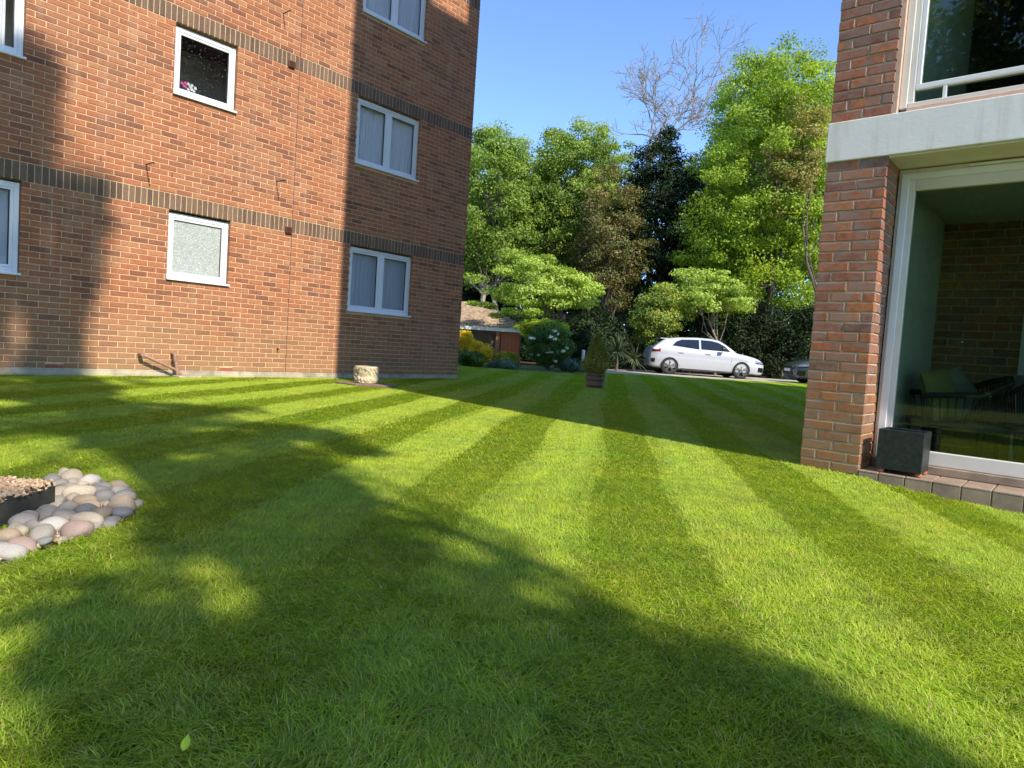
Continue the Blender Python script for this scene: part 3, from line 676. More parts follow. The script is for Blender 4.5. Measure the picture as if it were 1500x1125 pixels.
# ------------------------------------------------------------------ things by the door
def planter():
    x0, x1, y0, y1, z0, z1 = 5.20, 5.46, 0.792, 1.072, 0.075, 0.352
    t = empty('square_planter', ((x0+x1)/2, (y0+y1)/2, 0.0455)); tag(t, 'empty black square planter standing on the tiled door step', 'planter')
    cx, cy = t.location[0], t.location[1]
    bm = MB(); a, b, c, d = x0-cx, x1-cx, y0-cy, y1-cy; k = 0.016; zb, zt2 = z0-0.0455, z1-0.0455
    V = []
    for (p, q, r, s, zz) in ((a, b, c, d, zb), (a, b, c, d, zt2), (a+k, b-k, c+k, d-k, zt2), (a+k, b-k, c+k, d-k, zb+0.03)):
        V += [(p, r, zz), (q, r, zz), (q, s, zz), (p, s, zz)]
    Fc = [(3, 2, 1, 0), (12, 13, 14, 15)]
    for l in range(3):
        for i in range(4):
            j = (i+1) % 4; Fc.append((l*4+i, l*4+j, (l+1)*4+j, (l+1)*4+i))
    o = obj('pot', me('pot', V, Fc, M['planter']), t)
    bv = o.modifiers.new('bevel', 'BEVEL'); bv.width = 0.004; bv.segments = 2
    for sx in (a+0.03, b-0.03):
        for sy in (c+0.02, d-0.03):
            MB().lathe([(0.012, 0), (0.02, 0.004), (0.022, 0.015), (0.02, 0.026), (0.012, 0.0295)], 14, c=(sx, sy, 0.0005)).build('foot', M['terracotta'], t, True)
planter()
def armchair(loc, rz, label):
    t = empty('rattan_armchair', loc, rz); tag(t, label, 'armchair', 'garden chairs behind the glass door')
    for sx in (-0.27, 0.27):
        for sy in (-0.25, 0.25): MB().tube([(sx, sy, 0), (sx*0.97, sy*0.97, 0.36)], 0.016, 8).build('leg', M['rattan'], t)
    MB().box(-0.3, 0.3, -0.28, 0.28, 0.3, 0.36, 0.02).build('seat', M['rattan'], t)
    pts = [(-0.32, -0.28), (-0.34, 0.1), (-0.26, 0.28), (0, 0.34), (0.26, 0.28), (0.34, 0.1), (0.32, -0.28)]
    def hh(i): return [0.55, 0.58, 0.68, 0.72, 0.68, 0.58, 0.55][i]
    MB().tube([(x, y, hh(i)) for i, (x, y) in enumerate(pts)], 0.022, 8).build('top_rail', M['rattan'], t)
    n = 44
    for i in range(n):
        s = i/(n-1)*6; k = min(5, int(s)); q = s-k
        x = pts[k][0]*(1-q)+pts[k+1][0]*q; y = pts[k][1]*(1-q)+pts[k+1][1]*q; h = hh(k)*(1-q)+hh(k+1)*q
        MB().tube([(x*0.88, y*0.86, 0.34), (x, y, h)], 0.006, 5).build('spindle', M['rattan'], t)
    return t
def cushion(loc, rot, mat, label, sz=0.2):
    n = 9; V = []; Fc = []
    for sd in (1, -1):
        for i in range(n+1):
            for j in range(n+1):
                a, b = i/n*2-1, j/n*2-1; th = 0.065*((1-a**4)*(1-b**4))**0.5
                pin = 1-0.08*(1-abs(a))*(abs(b) > 0.99)-0.08*(1-abs(b))*(abs(a) > 0.99)
                V.append((a*sz*pin, sd*th, b*sz*pin))
    q = (n+1)**2
    for sd in (0, 1):
        for i in range(n):
            for j in range(n):
                f = (sd*q+i*(n+1)+j, sd*q+(i+1)*(n+1)+j, sd*q+(i+1)*(n+1)+j+1, sd*q+i*(n+1)+j+1); Fc.append(f if sd else f[::-1])
    o = obj('cushion', me('cushion', V, Fc, mat, True)); o.location = loc; o.rotation_euler = rot; tag(o, label, 'cushion', 'cushions on the garden chairs'); return o
armchair((6.15, 0.76, 0.0455), math.radians(200), 'dark rattan armchair at the left behind the glass door')
cushion((6.10, 0.86, 0.60), (0.3, 0.1, 2.9), M['cushion_olive'], 'olive cushion on the left rattan armchair')
cushion((6.33, 0.78, 0.60), (0.2, 0.7, 2.6), M['cushion'], 'grey cushion tilted on the left rattan armchair', 0.18)
armchair((6.55, 0.18, 0.0455), math.radians(110), 'dark rattan armchair at the right behind the glass door')
cushion((6.5, 0.22, 0.62), (0.25, 0.1, 1.8), M['cushion'], 'grey cushion on the right rattan armchair', 0.2)
tb = empty('coffee_table', (6.35, 0.47, 0.0455)); tag(tb, 'low dark table between the chairs behind the glass', 'table')
MB().lathe([(0.17, 0), (0.175, 0.01), (0.175, 0.025), (0.17, 0.03)], 24, c=(0, 0, 0.36)).build('table_top', M['rattan'], tb, True)
for k in range(3): a = k*2.1; MB().tube([(0.13*math.cos(a), 0.13*math.sin(a), 0), (0.1*math.cos(a), 0.1*math.sin(a), 0.36)], 0.012, 8).build('leg', M['rattan'], tb)

# ------------------------------------------------------------------ carved stone on slab
def carved_stone():
    c = at(536, 561, 0.04)
    sl = empty('paving_slab', (c[0]-0.05, c[1]-0.10, 0.0)); tag(sl, 'brown stone slab lying on the lawn under the carved stone', 'slab')
    bm = MB(); r1 = np.array([0.655, -0.753]); r2 = np.array([0.753, 0.655])
    V = []
    pts = [(-0.50, -0.02), (-0.12, -0.30), (0.42, -0.22), (0.46, 0.12), (0.05, 0.33), (-0.36, 0.22)]
    for zz, s in ((-0.03, 1.0), (0.034, 1.0), (0.042, 0.975)):
        for (a, b) in pts: q = r1*a*s+r2*b*s; V.append((q[0], q[1], zz))
    n = len(pts); Fc = [tuple(range(2*n, 3*n))]
    for l in range(2):
        for i in range(n): Fc.append((l*n+i, l*n+(i+1) % n, (l+1)*n+(i+1) % n, (l+1)*n+i))
    obj('slab', me('slab', V, Fc, M['slab']), sl)
    # drum-like carved block
    rw, H = 0.183, 0.262; nu, nv = 96, 40
    def relief(u, v):
        return 0.016*math.sin(9*u+7*v+2.5*math.sin(5*v+2*u))*math.sin(4*v*2.2+3*math.sin(3*u))+0.009*math.sin(23*u+11*math.sin(6*v))
    V = []
    for j in range(nv+1):
        v = j/nv
        for i in range(nu):
            u = i/nu*2*math.pi
            sq = 1/((abs(math.cos(u))**5+abs(math.sin(u))**5)**(1/5.0))
            edge = min(1, min(v, 1-v)/0.14)
            r = rw*(0.93+0.07*min(1, sq-0.0)*1.0)*(1-0.05*(1-min(1, min(v, 1-v)/0.05))) + (relief(u, v) if edge >= 1 else relief(u, v)*edge*0.6)*(0.9)
            r += 0.008*(v-0.5)
            V.append((r*math.cos(u)*1.0, r*math.sin(u)*1.0, H*v+0.004*math.sin(3*u)))
    Fc = [(j*nu+i, j*nu+(i+1) % nu, (j+1)*nu+(i+1) % nu, (j+1)*nu+i) for j in range(nv) for i in range(nu)]
    top = len(V); V.append((0, 0, H-0.01)); bot = len(V); V.append((0, 0, 0))
    for i in range(nu): Fc += [(nv*nu+i, nv*nu+(i+1) % nu, top), ((i+1) % nu, i, bot)]
    o = obj('carved_stone', me('carved_stone', V, Fc, M['carved'], True)); o.location = (c[0], c[1], 0.0425); o.rotation_euler = (0, 0, 0.5)
    tag(o, 'pale carved stone block standing on the slab near the brick wall', 'stone block')
carved_stone()

# ------------------------------------------------------------------ barrel planter with conifer
def add_leaves(C_, n_per, spread, size, up=0.35, flat=0.6, out_c=None, outw=0.5, aspect=0.55):
    """diamond leaves around clump centres -> verts, faces, per-face random"""
    C_ = np.asarray(C_, float); k = len(C_); n = k*n_per
    P = np.repeat(C_, n_per, 0); d = rng.normal(size=(n, 3)); d /= np.linalg.norm(d, axis=1)[:, None]
    r = rng.random(n)**0.45
    spread = np.repeat(np.broadcast_to(np.asarray(spread, float), (k,)), n_per)
    P = P+d*(r*spread)[:, None]*np.array([1, 1, flat])
    nrm = d*0.6+rng.normal(size=(n, 3))*0.55+np.array([0, 0, up])
    if out_c is not None:
        o = P-np.asarray(out_c); o /= np.linalg.norm(o, axis=1)[:, None]+1e-6; nrm += outw*o
    nrm /= np.linalg.norm(nrm, axis=1)[:, None]
    t = rng.normal(size=(n, 3)); t -= nrm*(t*nrm).sum(1)[:, None]; t /= np.linalg.norm(t, axis=1)[:, None]
    b = np.cross(nrm, t); L = (size*(0.65+0.7*rng.random(n)))[:, None]; W = L*aspect
    V = np.stack([P-t*L*0.5, P+b*W*0.5+nrm*L*0.10, P+t*L*0.5-nrm*L*0.10, P-b*W*0.5+nrm*L*0.10], 1).reshape(-1, 3)
    clump_r = np.repeat(rng.random(k), n_per)
    R_ = np.clip(0.36*rng.random(n)+0.64*clump_r, 0, 0.999)
    return V, R_
def leaf_obj(name, V, R_, mat, parent=None, origin=(0, 0, 0)):
    V = np.asarray(V)-np.asarray(origin); n = len(V)//4
    m = bpy.data.meshes.new(name); m.vertices.add(4*n); m.vertices.foreach_set('co', V.astype(np.float32).ravel())
    idx = (np.arange(n)[:, None]*4+np.array([0, 1, 2, 0, 2, 3])).ravel()
    m.loops.add(6*n); m.loops.foreach_set('vertex_index', idx.astype(np.int32))
    m.polygons.add(2*n); m.polygons.foreach_set('loop_start', (np.arange(2*n)*3).astype(np.int32))
    m.update(calc_edges=True); m.materials.append(mat); set_rnd(m, np.repeat(R_, 2))
    return obj(name, m, parent)
def envelope(n, c, rad, seed, lobes=0.25, inner=0.45, bottom=-1.0, gap=0.35):
    """clump centres in an uneven crown volume"""
    g = np.random.default_rng(seed); out = []
    ld = g.normal(size=(9, 3)); ld /= np.linalg.norm(ld, axis=1)[:, None]; la = g.uniform(-1, 1, 9)
    hd = g.normal(size=(7, 3)); hd /= np.linalg.norm(hd, axis=1)[:, None]
    while len(out) < n:
        d = g.normal(size=3); d /= np.linalg.norm(d)
        if d[2] < bottom: continue
        s = 1+lobes*sum(a*max(0, d@q)**4 for a, q in zip(la, ld))*1.6
        if g.random() < gap and max(hd@d) > 0.93: continue
        r = (inner**3+(1-inner**3)*g.random())**(1/3)*s
        out.append(np.asarray(c)+d*r*np.asarray(rad))
    return np.array(out)
def barrel():
    Pb = at(872, 569.5); t = empty('barrel_planter', (Pb[0]+0.13, Pb[1]+0.11, float(gz(Pb[0], Pb[1])))); tag(t, 'half barrel wooden planter on the far lawn', 'planter')
    n = 20; r0, r1, H = 0.172, 0.205, 0.31
    sv = MB(); a = math.pi/n*0.94; V = []
    for zz, f in ((0.0, 0), (H*0.5, 0.55), (H, 1)):
        r = r0+(r1-r0)*f
        for rr in (r, r-0.022):
            for s in (-1, 1): V.append((rr*math.cos(a*s), rr*math.sin(a*s), zz))
    Fc = []
    for l in range(2):
        b = l*4; Fc += [(b, b+1, b+5, b+4), (b+1, b+3, b+7, b+5), (b+3, b+2, b+6, b+7), (b+2, b, b+4, b+6)]
    Fc += [(1, 0, 2, 3), (8, 9, 11, 10)]
    sm = me('stave', V, Fc, M['oakwood'])
    for k in range(n): obj('stave', sm, t, (0, 0, 0.002), 2*math.pi*k/n)
    for zz in (0.05, 0.17, 0.265):
        r = r0+(r1-r0)*zz/H+0.004; h = 0.014
        MB().lathe([(r-0.006, zz-h), (r+0.001, zz-h), (r+0.003, zz+h), (r-0.004, zz+h)], 32).build('hoop', M['hoop'], t, True)
    MB().lathe([(0.19, H-0.05), (0.001, H-0.04)], 20).build('soil', M['soil'], t)
    MB().lathe([(0.26, -0.02), (0.26, 0.0015), (0.001, 0.0016)], 20).build('base_slab', M['slab'], t)
    c = np.array(t.location)
    tr = empty('dwarf_conifer', (c[0], c[1], c[2]+H-0.045)); tag(tr, 'dwarf conifer growing in the barrel planter', 'conifer')
    MB().tube([(0, 0, 0), (0.01, 0, 0.25), (0, 0.01, 0.75)], [0.02, 0.015, 0.004], 8).build('trunk', M['bark'], tr)
    cl = []
    for i in range(420):
        h = rng.random()**1.25; q = rng.random()*6.283
        rr = 0.275*(0.45+0.65*min(1, h/0.25))*(1-max(0, h-0.25)/0.78)**0.85 if h > 0.0 else 0.1
        rr *= (0.72+0.28*rng.random())*(1+0.16*math.sin(3*q+9*h))
        cl.append((c[0]+rr*math.cos(q), c[1]+rr*math.sin(q), c[2]+H-0.03+h*0.82))
    V, R_ = add_leaves(cl, 26, 0.045, 0.042, 0.5, 1.0, (c[0], c[1], c[2]+0.5), 0.8, 0.3)
    leaf_obj('crown', V, R_, M['lf_conifer'], tr, tr.location)
barrel()

# ------------------------------------------------------------------ raised gravel bed and pebbles
K0 = at(80, 748, 0)[:2]; e1 = at(0, 778, 0)[:2]-K0; e1 /= np.linalg.norm(e1); e2 = np.array([-e1[1], e1[0]])
if e2[1] < 0: e2 = -e2
e2 = e2*0.80+np.array([-0.30, 0.85])*0.2; e2 /= np.linalg.norm(e2)
GH = 0.104
K1 = K0+e1*1.5; K3 = K0+e2*0.34; K4 = K3+np.array([-0.95, 0.25])*0.9
bed = empty('raised_gravel_bed', (K0[0], K0[1], 0)); tag(bed, 'raised gravel bed edged with dark timber boards on the lawn', 'gravel bed')
def board(a, b, hgt=GH+0.006, th=0.028):
    d = (b-a)/np.linalg.norm(b-a); nn = np.array([-d[1], d[0]]); m = MB()
    c_ = (a+b)/2-K0
    cen = np.array([K0[0]-0.6, K0[1]+0.1])
    if nn @ (cen-a) < 0: nn = -nn
    V = []
    for z in (-0.05, hgt):
        for q in (a, b, b+nn*th, a+nn*th): V.append((q[0]-K0[0], q[1]-K0[1], z))
    m.add(V, [(3, 2, 1, 0), (4, 5, 6, 7), (0, 1, 5, 4), (1, 2, 6, 5), (2, 3, 7, 6), (3, 0, 4, 7)]); m.build('edging_board', M['timber'], bed)
board(K1, K0); board(K0+e2*0.03, K3); board(K3+(K4-K3)*0.03, K4)
gp = [K0, K1, K1+np.array([-1.0, 0.9]), K4, K3]
def inpoly(P, poly):
    x, y = P; c = False; n = len(poly)
    for i in range(n):
        a, b = poly[i], poly[(i+1) % n]
        if (a[1] > y) != (b[1] > y) and x < (b[0]-a[0])*(y-a[1])/(b[1]-a[1]+1e-12)+a[0]: c = not c
    return c
obj('fill', me('fill', [(p[0]-K0[0], p[1]-K0[1], GH-0.02) for p in gp], [tuple(range(len(gp)))], M['soil']), bed)
def chips(n, sampler, size):
    V = []; Fc = []; R_ = []
    base = np.array([(1, 0, 0), (0, 1, 0), (-1, 0, 0), (0, -1, 0), (0, 0, 0.7), (0, 0, -0.7)])
    tri = [(0, 1, 4), (1, 2, 4), (2, 3, 4), (3, 0, 4), (1, 0, 5), (2, 1, 5), (3, 2, 5), (0, 3, 5)]
    for i in range(n):
        p = sampler(); s = size*(0.6+0.8*rng.random()); q = base*(0.6+0.7*rng.random((6, 1)))*s
        a = rng.random()*6.28; c, s_ = math.cos(a), math.sin(a); q = np.stack([q[:, 0]*c-q[:, 1]*s_, q[:, 0]*s_+q[:, 1]*c, q[:, 2]], 1)
        b = rng.normal()*0.6; q = np.stack([q[:, 0]*math.cos(b)-q[:, 2]*math.sin(b), q[:, 1], q[:, 0]*math.sin(b)+q[:, 2]*math.cos(b)], 1)
        k = len(V); V += list(q+p); Fc += [tuple(j+k for j in f) for f in tri]; R_ += [rng.random()]*8
    return V, Fc, R_
def gs():
    while True:
        P = np.array([K0[0]-1.1*rng.random()+0.05, K0[1]-0.9+2.2*rng.random()])
        if inpoly(P, gp): return np.array([P[0]-K0[0], P[1]-K0[1], GH-0.006+0.020*rng.random()])
V, Fc, R_ = chips(15000, gs, 0.0115); m = me('gravel', V, Fc, M['gravel']); set_rnd(m, R_); tag(obj('gravel', m, bed), kind='stuff')
# pebbles round the bed
OUT = [at(-60, 860, 0), at(0, 823, 0), at(70, 800, 0), at(130, 787, 0), at(186, 762, 0), at(200, 742, 0), at(182, 718, 0), at(140, 709, 0), at(96, 702, 0), at(70, 712, 0), at(60, 745, 0)]
OUT = [q[:2] for q in OUT]
PEB_HOLE = [np.array(q) for q in OUT]+[K4, K1]
pm = []
for k in range(8):
    bm = bmesh.new(); bmesh.ops.create_icosphere(bm, subdivisions=3, radius=1)
    ph = rng.random((4, 3))*6
    for v in bm.verts:
        q = np.array(v.co); s = 1+0.10*math.sin(2.1*q[0]+ph[0, 0])*math.sin(1.9*q[1]+ph[0, 1])+0.06*math.sin(3.3*q[2]+3*q[0]+ph[1, 0])+0.03*math.sin(5*q[1]+4*q[2]+ph[2, 0])
        if k in (3, 6): s *= 1-0.16*max(0, q@np.array([0.6, 0.5, 0.62]))**2
        v.co = Vector(q*s)
    mm = bpy.data.meshes.new('pebble'); bm.to_mesh(mm); bm.free(); mm.materials.append(M['pebble']); mm.polygons.foreach_set('use_smooth', [True]*len(mm.polygons)); pm.append(mm)
cols = {'grey': (0.29, 0.265, 0.225), 'cream': (0.40, 0.345, 0.255), 'blue grey': (0.225, 0.215, 0.20), 'tan': (0.35, 0.27, 0.18), 'pink': (0.37, 0.265, 0.22), 'white': (0.46, 0.43, 0.38)}
placed = []
def free(P, r):
    for (q, s) in placed:
        if np.linalg.norm(P-q) < (r+s)*0.80: return False
    return True
def put(P, r, cname, label, asp=None, k=None):
    o = obj('pebble', pm[k if k is not None else random.randrange(8)]); a = asp or (1.0+0.5*random.random()); hz = r*random.uniform(0.62, 0.85)
    o.scale = (r*a**0.5, r/a**0.5, hz); o.rotation_euler = (random.uniform(-0.2, 0.2), random.uniform(-0.2, 0.2), random.uniform(0, 6.28))
    o.location = (P[0], P[1], hz*0.62+random.uniform(-0.004, 0.012)); c = np.array(cols[cname])*random.uniform(0.85, 1.15); o.color = (*c, 1)
    tag(o, label, 'pebble', 'pebbles edging the gravel bed'); placed.append((np.asarray(P[:2]), r))
tip = at(176, 741, 0.03)[:2]; put(tip, 0.058, 'tan', 'large angular tan stone at the right tip of the pebble border', 1.35, 3)
for (px, py, r, cn, lab, asp) in ((128, 762, 0.062, 'cream', 'long cream pebble in the middle of the pebble border', 1.9), (124, 733, 0.055, 'tan', 'tan and cream pebble just beyond the timber corner', 1.5), (163, 757, 0.042, 'blue grey', 'small dark blue grey pebble near the right tip', 1.2),
        (33, 793, 0.05, 'pink', 'pink pebble in front of the timber board', 1.4), (96, 757, 0.056, 'grey', 'round grey pebble touching the timber corner', 1.2), (62, 780, 0.05, 'grey', 'egg shaped grey pebble near the lawn edge', 1.3), (10, 786, 0.05, 'tan', 'round tan pebble below the timber board at the left', 1.1), (116, 722, 0.06, 'cream', 'flat pale cream pebble behind the timber corner', 1.7), (14, 803, 0.052, 'white', 'smooth whitish pebble at the left edge', 1.3)):
    put(at(px, py, 0.03)[:2], r*0.82, cn, lab, asp)
shared = {'grey': 'plain grey rounded pebble in the pebble border', 'cream': 'plain cream rounded pebble in the pebble border', 'blue grey': 'bluish grey rounded pebble in the pebble border', 'tan': 'tan rounded pebble in the pebble border', 'white': 'whitish rounded pebble in the pebble border', 'pink': 'pinkish rounded pebble in the pebble border'}
bx = np.array(OUT); lo, hi = bx.min(0), bx.max(0)
for rr, tries in ((0.042, 300), (0.034, 900), (0.026, 1700), (0.019, 2200)):
    for _ in range(tries):
        P = lo+(hi-lo)*rng.random(2); r = rr*random.uniform(0.85, 1.15)
        if not inpoly(P, OUT) or inpoly(P, [K0+np.array([0.02, 0])]+gp[1:]) or not free(P, r): continue
        dmin = min(np.linalg.norm(P-q) for q in (K0, K3)); 
        # keep off the boards
        bad = False
        for a, b in ((K1, K0), (K0, K3), (K3, K4)):
            t_ = np.clip(((P-a)@(b-a))/((b-a)@(b-a)), 0, 1)
            if np.linalg.norm(P-(a+t_*(b-a))) < r*0.85: bad = True
        if bad: continue
        cn = random.choices(list(cols), [5, 4, 4, 2, 1, 1])[0]
        qx, qy, _ = pix((P[0], P[1], 0.03)); sz = 'big' if r > 0.036 else ('middling' if r > 0.028 else 'little')
        zone = 'at the left end of the pebble border' if qx < 45 else ('behind the timber corner' if qy < 726 else ('near the right tip of the pebble border' if qx > 140 else ('along the lawn side of the pebble border' if qy > 772-0.12*qx+14 else 'in the middle of the pebble border')))
        put(P, r, cn, '%s %s pebble %s' % (sz, cn, zone))
from collections import defaultdict
_dup = defaultdict(list)
for o in list(COL.objects):
    if o.name.split('.')[0] == 'pebble': _dup[o['label']].append(o)
_ord = ['leftmost', 'second from the left', 'third from the left', 'fourth from the left', 'fifth from the left', 'sixth from the left', 'seventh from the left']
for lab, os_ in _dup.items():
    if len(os_) > 1:
        os_.sort(key=lambda o: pix(o.location)[0])
        for k, o in enumerate(os_): o['label'] = lab+', '+(_ord[k] if k < len(_ord)-1 and k < len(os_)-1 else 'rightmost')
def gs2():
    while True:
        P = lo+(hi-lo)*rng.random(2)
        if inpoly(P, OUT) and not inpoly(P, gp): return np.array([P[0], P[1], 0.003+0.008*rng.random()])
V, Fc, R_ = chips(1800, gs2, 0.010); m = me('loose_gravel', V, Fc, M['gravel']); set_rnd(m, R_); tag(obj('loose_gravel', m), 'fine tan gravel between the pebbles', 'gravel', kind='stuff')

# ------------------------------------------------------------------ window sill flowers
fp = empty('potted_orchid', (4.13, YW+0.235, B1+ST-0.98+0.05)); tag(fp, 'pink and white orchid behind the small upper window', 'flower pot')
MB().lathe([(0.045, 0), (0.06, 0.10), (0.05, 0.10), (0.045, 0.09)], 16).build('pot', M['white_render'], fp, True)
for k, (dx, mt) in enumerate(((-0.04, 'petal_pink'), (0.07, 'petal_white'))):
    MB().tube([(0, 0, 0.08), (dx*0.6, -0.02, 0.16), (dx, -0.05, 0.20)], 0.004, 6).build('stem', M['stem'], fp)
    pt = MB()
    for j in range(9):
        c = np.array([dx, -0.05, 0.19])+rng.normal(size=3)*np.array([0.032, 0.014, 0.035])
        for q in range(5):
            a = q*1.257+j; d = np.array([math.cos(a), -0.2, math.sin(a)])*0.024; e = np.array([-math.sin(a), 0, math.cos(a)])*0.012
            pt.add([c, c+d*0.6+e, c+d, c+d*0.6-e], [(0, 1, 2, 3)])
    pt.build('blossom', M[mt], fp)
MB().box(3.9, 4.72, YW+0.17, YW+0.34, B1+ST-0.98+0.02, B1+ST-0.98+0.0495).build('inner_sill', M['upvc'], left)

# ------------------------------------------------------------------ cars (local: +x forward, +y left, z up)
def interp(x, tab):
    return float(np.interp(x, [a for a, _ in tab], [b for _, b in tab]))
TOPZ = [(-2.17, 0.60), (-2.14, 0.86), (-2.06, 0.99), (-1.7, 1.02), (-1.0, 1.00), (0.0, 0.965), (0.75, 0.95), (1.0, 0.945), (1.35, 0.895), (1.7, 0.82), (1.95, 0.735), (2.08, 0.65), (2.15, 0.55), (2.17, 0.48)]
BOTZ = [(-2.17, 0.50), (-2.13, 0.33), (-2.02, 0.25), (-1.6, 0.20), (1.7, 0.18), (2.06, 0.19), (2.13, 0.26), (2.17, 0.42)]
WID = [(-2.17, 0.60), (-2.12, 0.73), (-1.95, 0.83), (-1.5, 0.895), (-0.8, 0.905), (0.8, 0.905), (1.5, 0.895), (1.85, 0.83), (2.05, 0.72), (2.14, 0.60), (2.17, 0.50)]
ROOF = [(-2.06, 0.97), (-1.95, 1.07), (-1.75, 1.215), (-1.62, 1.30), (-1.5, 1.335), (-1.1, 1.395), (-0.4, 1.43), (0.1, 1.42), (0.4, 1.375), (0.62, 1.26), (0.85, 1.10), (1.02, 0.965), (1.08, 0.93)]
SEC = [(0.0, 0.0), (0.80, 0.0), (0.93, 0.07), (0.975, 0.25), (1.0, 0.46), (0.992, 0.58), (0.985, 0.64), (0.995, 0.72), (0.975, 0.86), (0.925, 0.95), (0.84, 0.99), (0.5, 1.012), (0.0, 1.02)]
def side_y(x, z):
    zb, zt = interp(x, BOTZ), interp(x, TOPZ); f = (z-zb)/(zt-zb)
    return interp(x, WID)*float(np.interp(f, [b for a, b in SEC[1:]], [a for a, b in SEC[1:]]))
def gh_y(z): return 0.80-(z-0.95)*0.46
def car(loc, rz, paint, label, name='parked_car', dark_rim=True):
    t = empty(name, loc, rz); tag(t, label, 'car', 'cars parked on the drive')
    xs = [-2.17, -2.155, -2.12, -2.06, -1.95, -1.8, -1.6, -1.4, -1.2, -1.0, -0.7, -0.4, 0, 0.4, 0.75, 1.0, 1.2, 1.4, 1.6, 1.75, 1.88, 1.98, 2.06, 2.12, 2.155, 2.17]
    V = []; prof = [(a, b) for a, b in SEC]+[(-a, b) for a, b in SEC[-2:0:-1]]; n = len(prof)
    for x in xs:
        zb, zt, wd = interp(x, BOTZ), interp(x, TOPZ), interp(x, WID)
        V += [(x, a*wd, zb+b*(zt-zb)) for a, b in prof]
    Fc = [(i*n+j, (i+1)*n+j, (i+1)*n+(j+1) % n, i*n+(j+1) % n) for i in range(len(xs)-1) for j in range(n)]
    Fc += [tuple(range(n)), tuple((len(xs)-1)*n+j for j in range(n))[::-1]]
    bm_me = me('body', V, Fc, paint, True)
    body = obj('body', bm_me, t)
    cut = MB()
    for wx in (-1.43, 1.22): cut.lathe([(0.372, -1.2), (0.372, 1.2)], 40, 'y', (wx, 0, 0.335))
    co = cut.build('cutter', paint); 
    co.location = (0, 0, 0); body.parent = None; 
    bm_ = body.modifiers.new('b', 'BOOLEAN'); bm_.operation = 'DIFFERENCE'; bm_.object = co; bm_.solver = 'EXACT'
    dg = bpy.context.evaluated_depsgraph_get(); nm = bpy.data.meshes.new_from_object(body.evaluated_get(dg))
    body.modifiers.clear(); body.data = nm; nm.name = 'body'
    nm.polygons.foreach_set('use_smooth', [True]*len(nm.polygons)); nm.set_sharp_from_angle(angle=math.radians(32))
    bpy.data.objects.remove(co); body.parent = t
    # greenhouse
    gx = [-2.06, -2.0, -1.95, -1.85, -1.75, -1.68, -1.62, -1.5, -1.35, -1.1, -0.75, -0.4, -0.1, 0.1, 0.28, 0.4, 0.52, 0.62, 0.74, 0.85, 0.95, 1.02, 1.08]
    V = []
    for x in gx:
        zr = interp(x, ROOF); zb = 0.90; zs_ = max(zr-0.05, zb+0.005)
        yt_ = gh_y(zs_); half = [(gh_y(zb), zb), (yt_, zs_), (yt_*0.93, zs_+(zr-zs_)*0.62), (yt_*0.78, zr-(zr-zs_)*0.08), (yt_*0.4, zr+0.012), (0, zr+0.016)]
        V += [(x, a, b) for a, b in half]+[(x, -a, b) for a, b in half[-2::-1]]
    n = 11
    Fc = [(i*n+j, i*n+j+1, (i+1)*n+j+1, (i+1)*n+j) for i in range(len(gx)-1) for j in range(n-1)]
    cab = obj('cabin', me('cabin', V, Fc, paint, True), t); cab.data.set_sharp_from_angle(angle=math.radians(35))
    def glass_poly(name, pts, off=0.006):
        for s in (1, -1):
            V = [(x, s*(gh_y(z)+off), z) for x, z in pts]; f = tuple(range(len(V))) if s < 0 else tuple(range(len(V)))[::-1]
            obj(name, me(name, V, [f], M['car_glass']), t)
    rf = lambda x, d=0.085: interp(x, ROOF)-d
    glass_poly('rear_window', [(-1.36, 1.075), (-0.36, 0.985), (-0.36, rf(-0.36)), (-0.75, rf(-0.75)), (-1.0, rf(-1.0)), (-1.2, 1.235)])
    glass_poly('front_window', [(-0.29, 0.995), (0.80, 0.965), (0.62, rf(0.62, 0.11)), (0.36, rf(0.36, 0.10)), (0.1, rf(0.1)), (-0.29, rf(-0.29))])
    # windscreen and tailgate glass
    def screen(name, xa, xb, wa, wb, off):
        V = []; k = 6
        for i in range(k+1):
            x = xa+(xb-xa)*i/k
            zr = interp(x, ROOF)+off; wv = wa+(wb-wa)*i/k
            for q in (-1, -0.5, 0, 0.5, 1): V.append((x+(0.01 if xb > xa else -0.01), q*wv, zr+0.018-0.012*q*q))
        Fc = [(i*5+j, i*5+j+1, (i+1)*5+j+1, (i+1)*5+j) for i in range(k) for j in range(4)]
        obj(name, me(name, V, Fc, M['car_glass'], True), t)
    screen('windscreen', 0.42, 1.0, 0.52, 0.70, 0.004); screen('tailgate_glass', -1.7, -1.99, 0.54, 0.66, 0.006)
    sp = MB(); sp.box(-1.78, -1.48, -0.55, 0.55, 1.305, 1.34, 0.012); sp.build('spoiler', paint, t)
    MB().box(-1.85, 1.75, -0.62, 0.62, 0.16, 0.62).build('underbody', M['black_trim'], t)
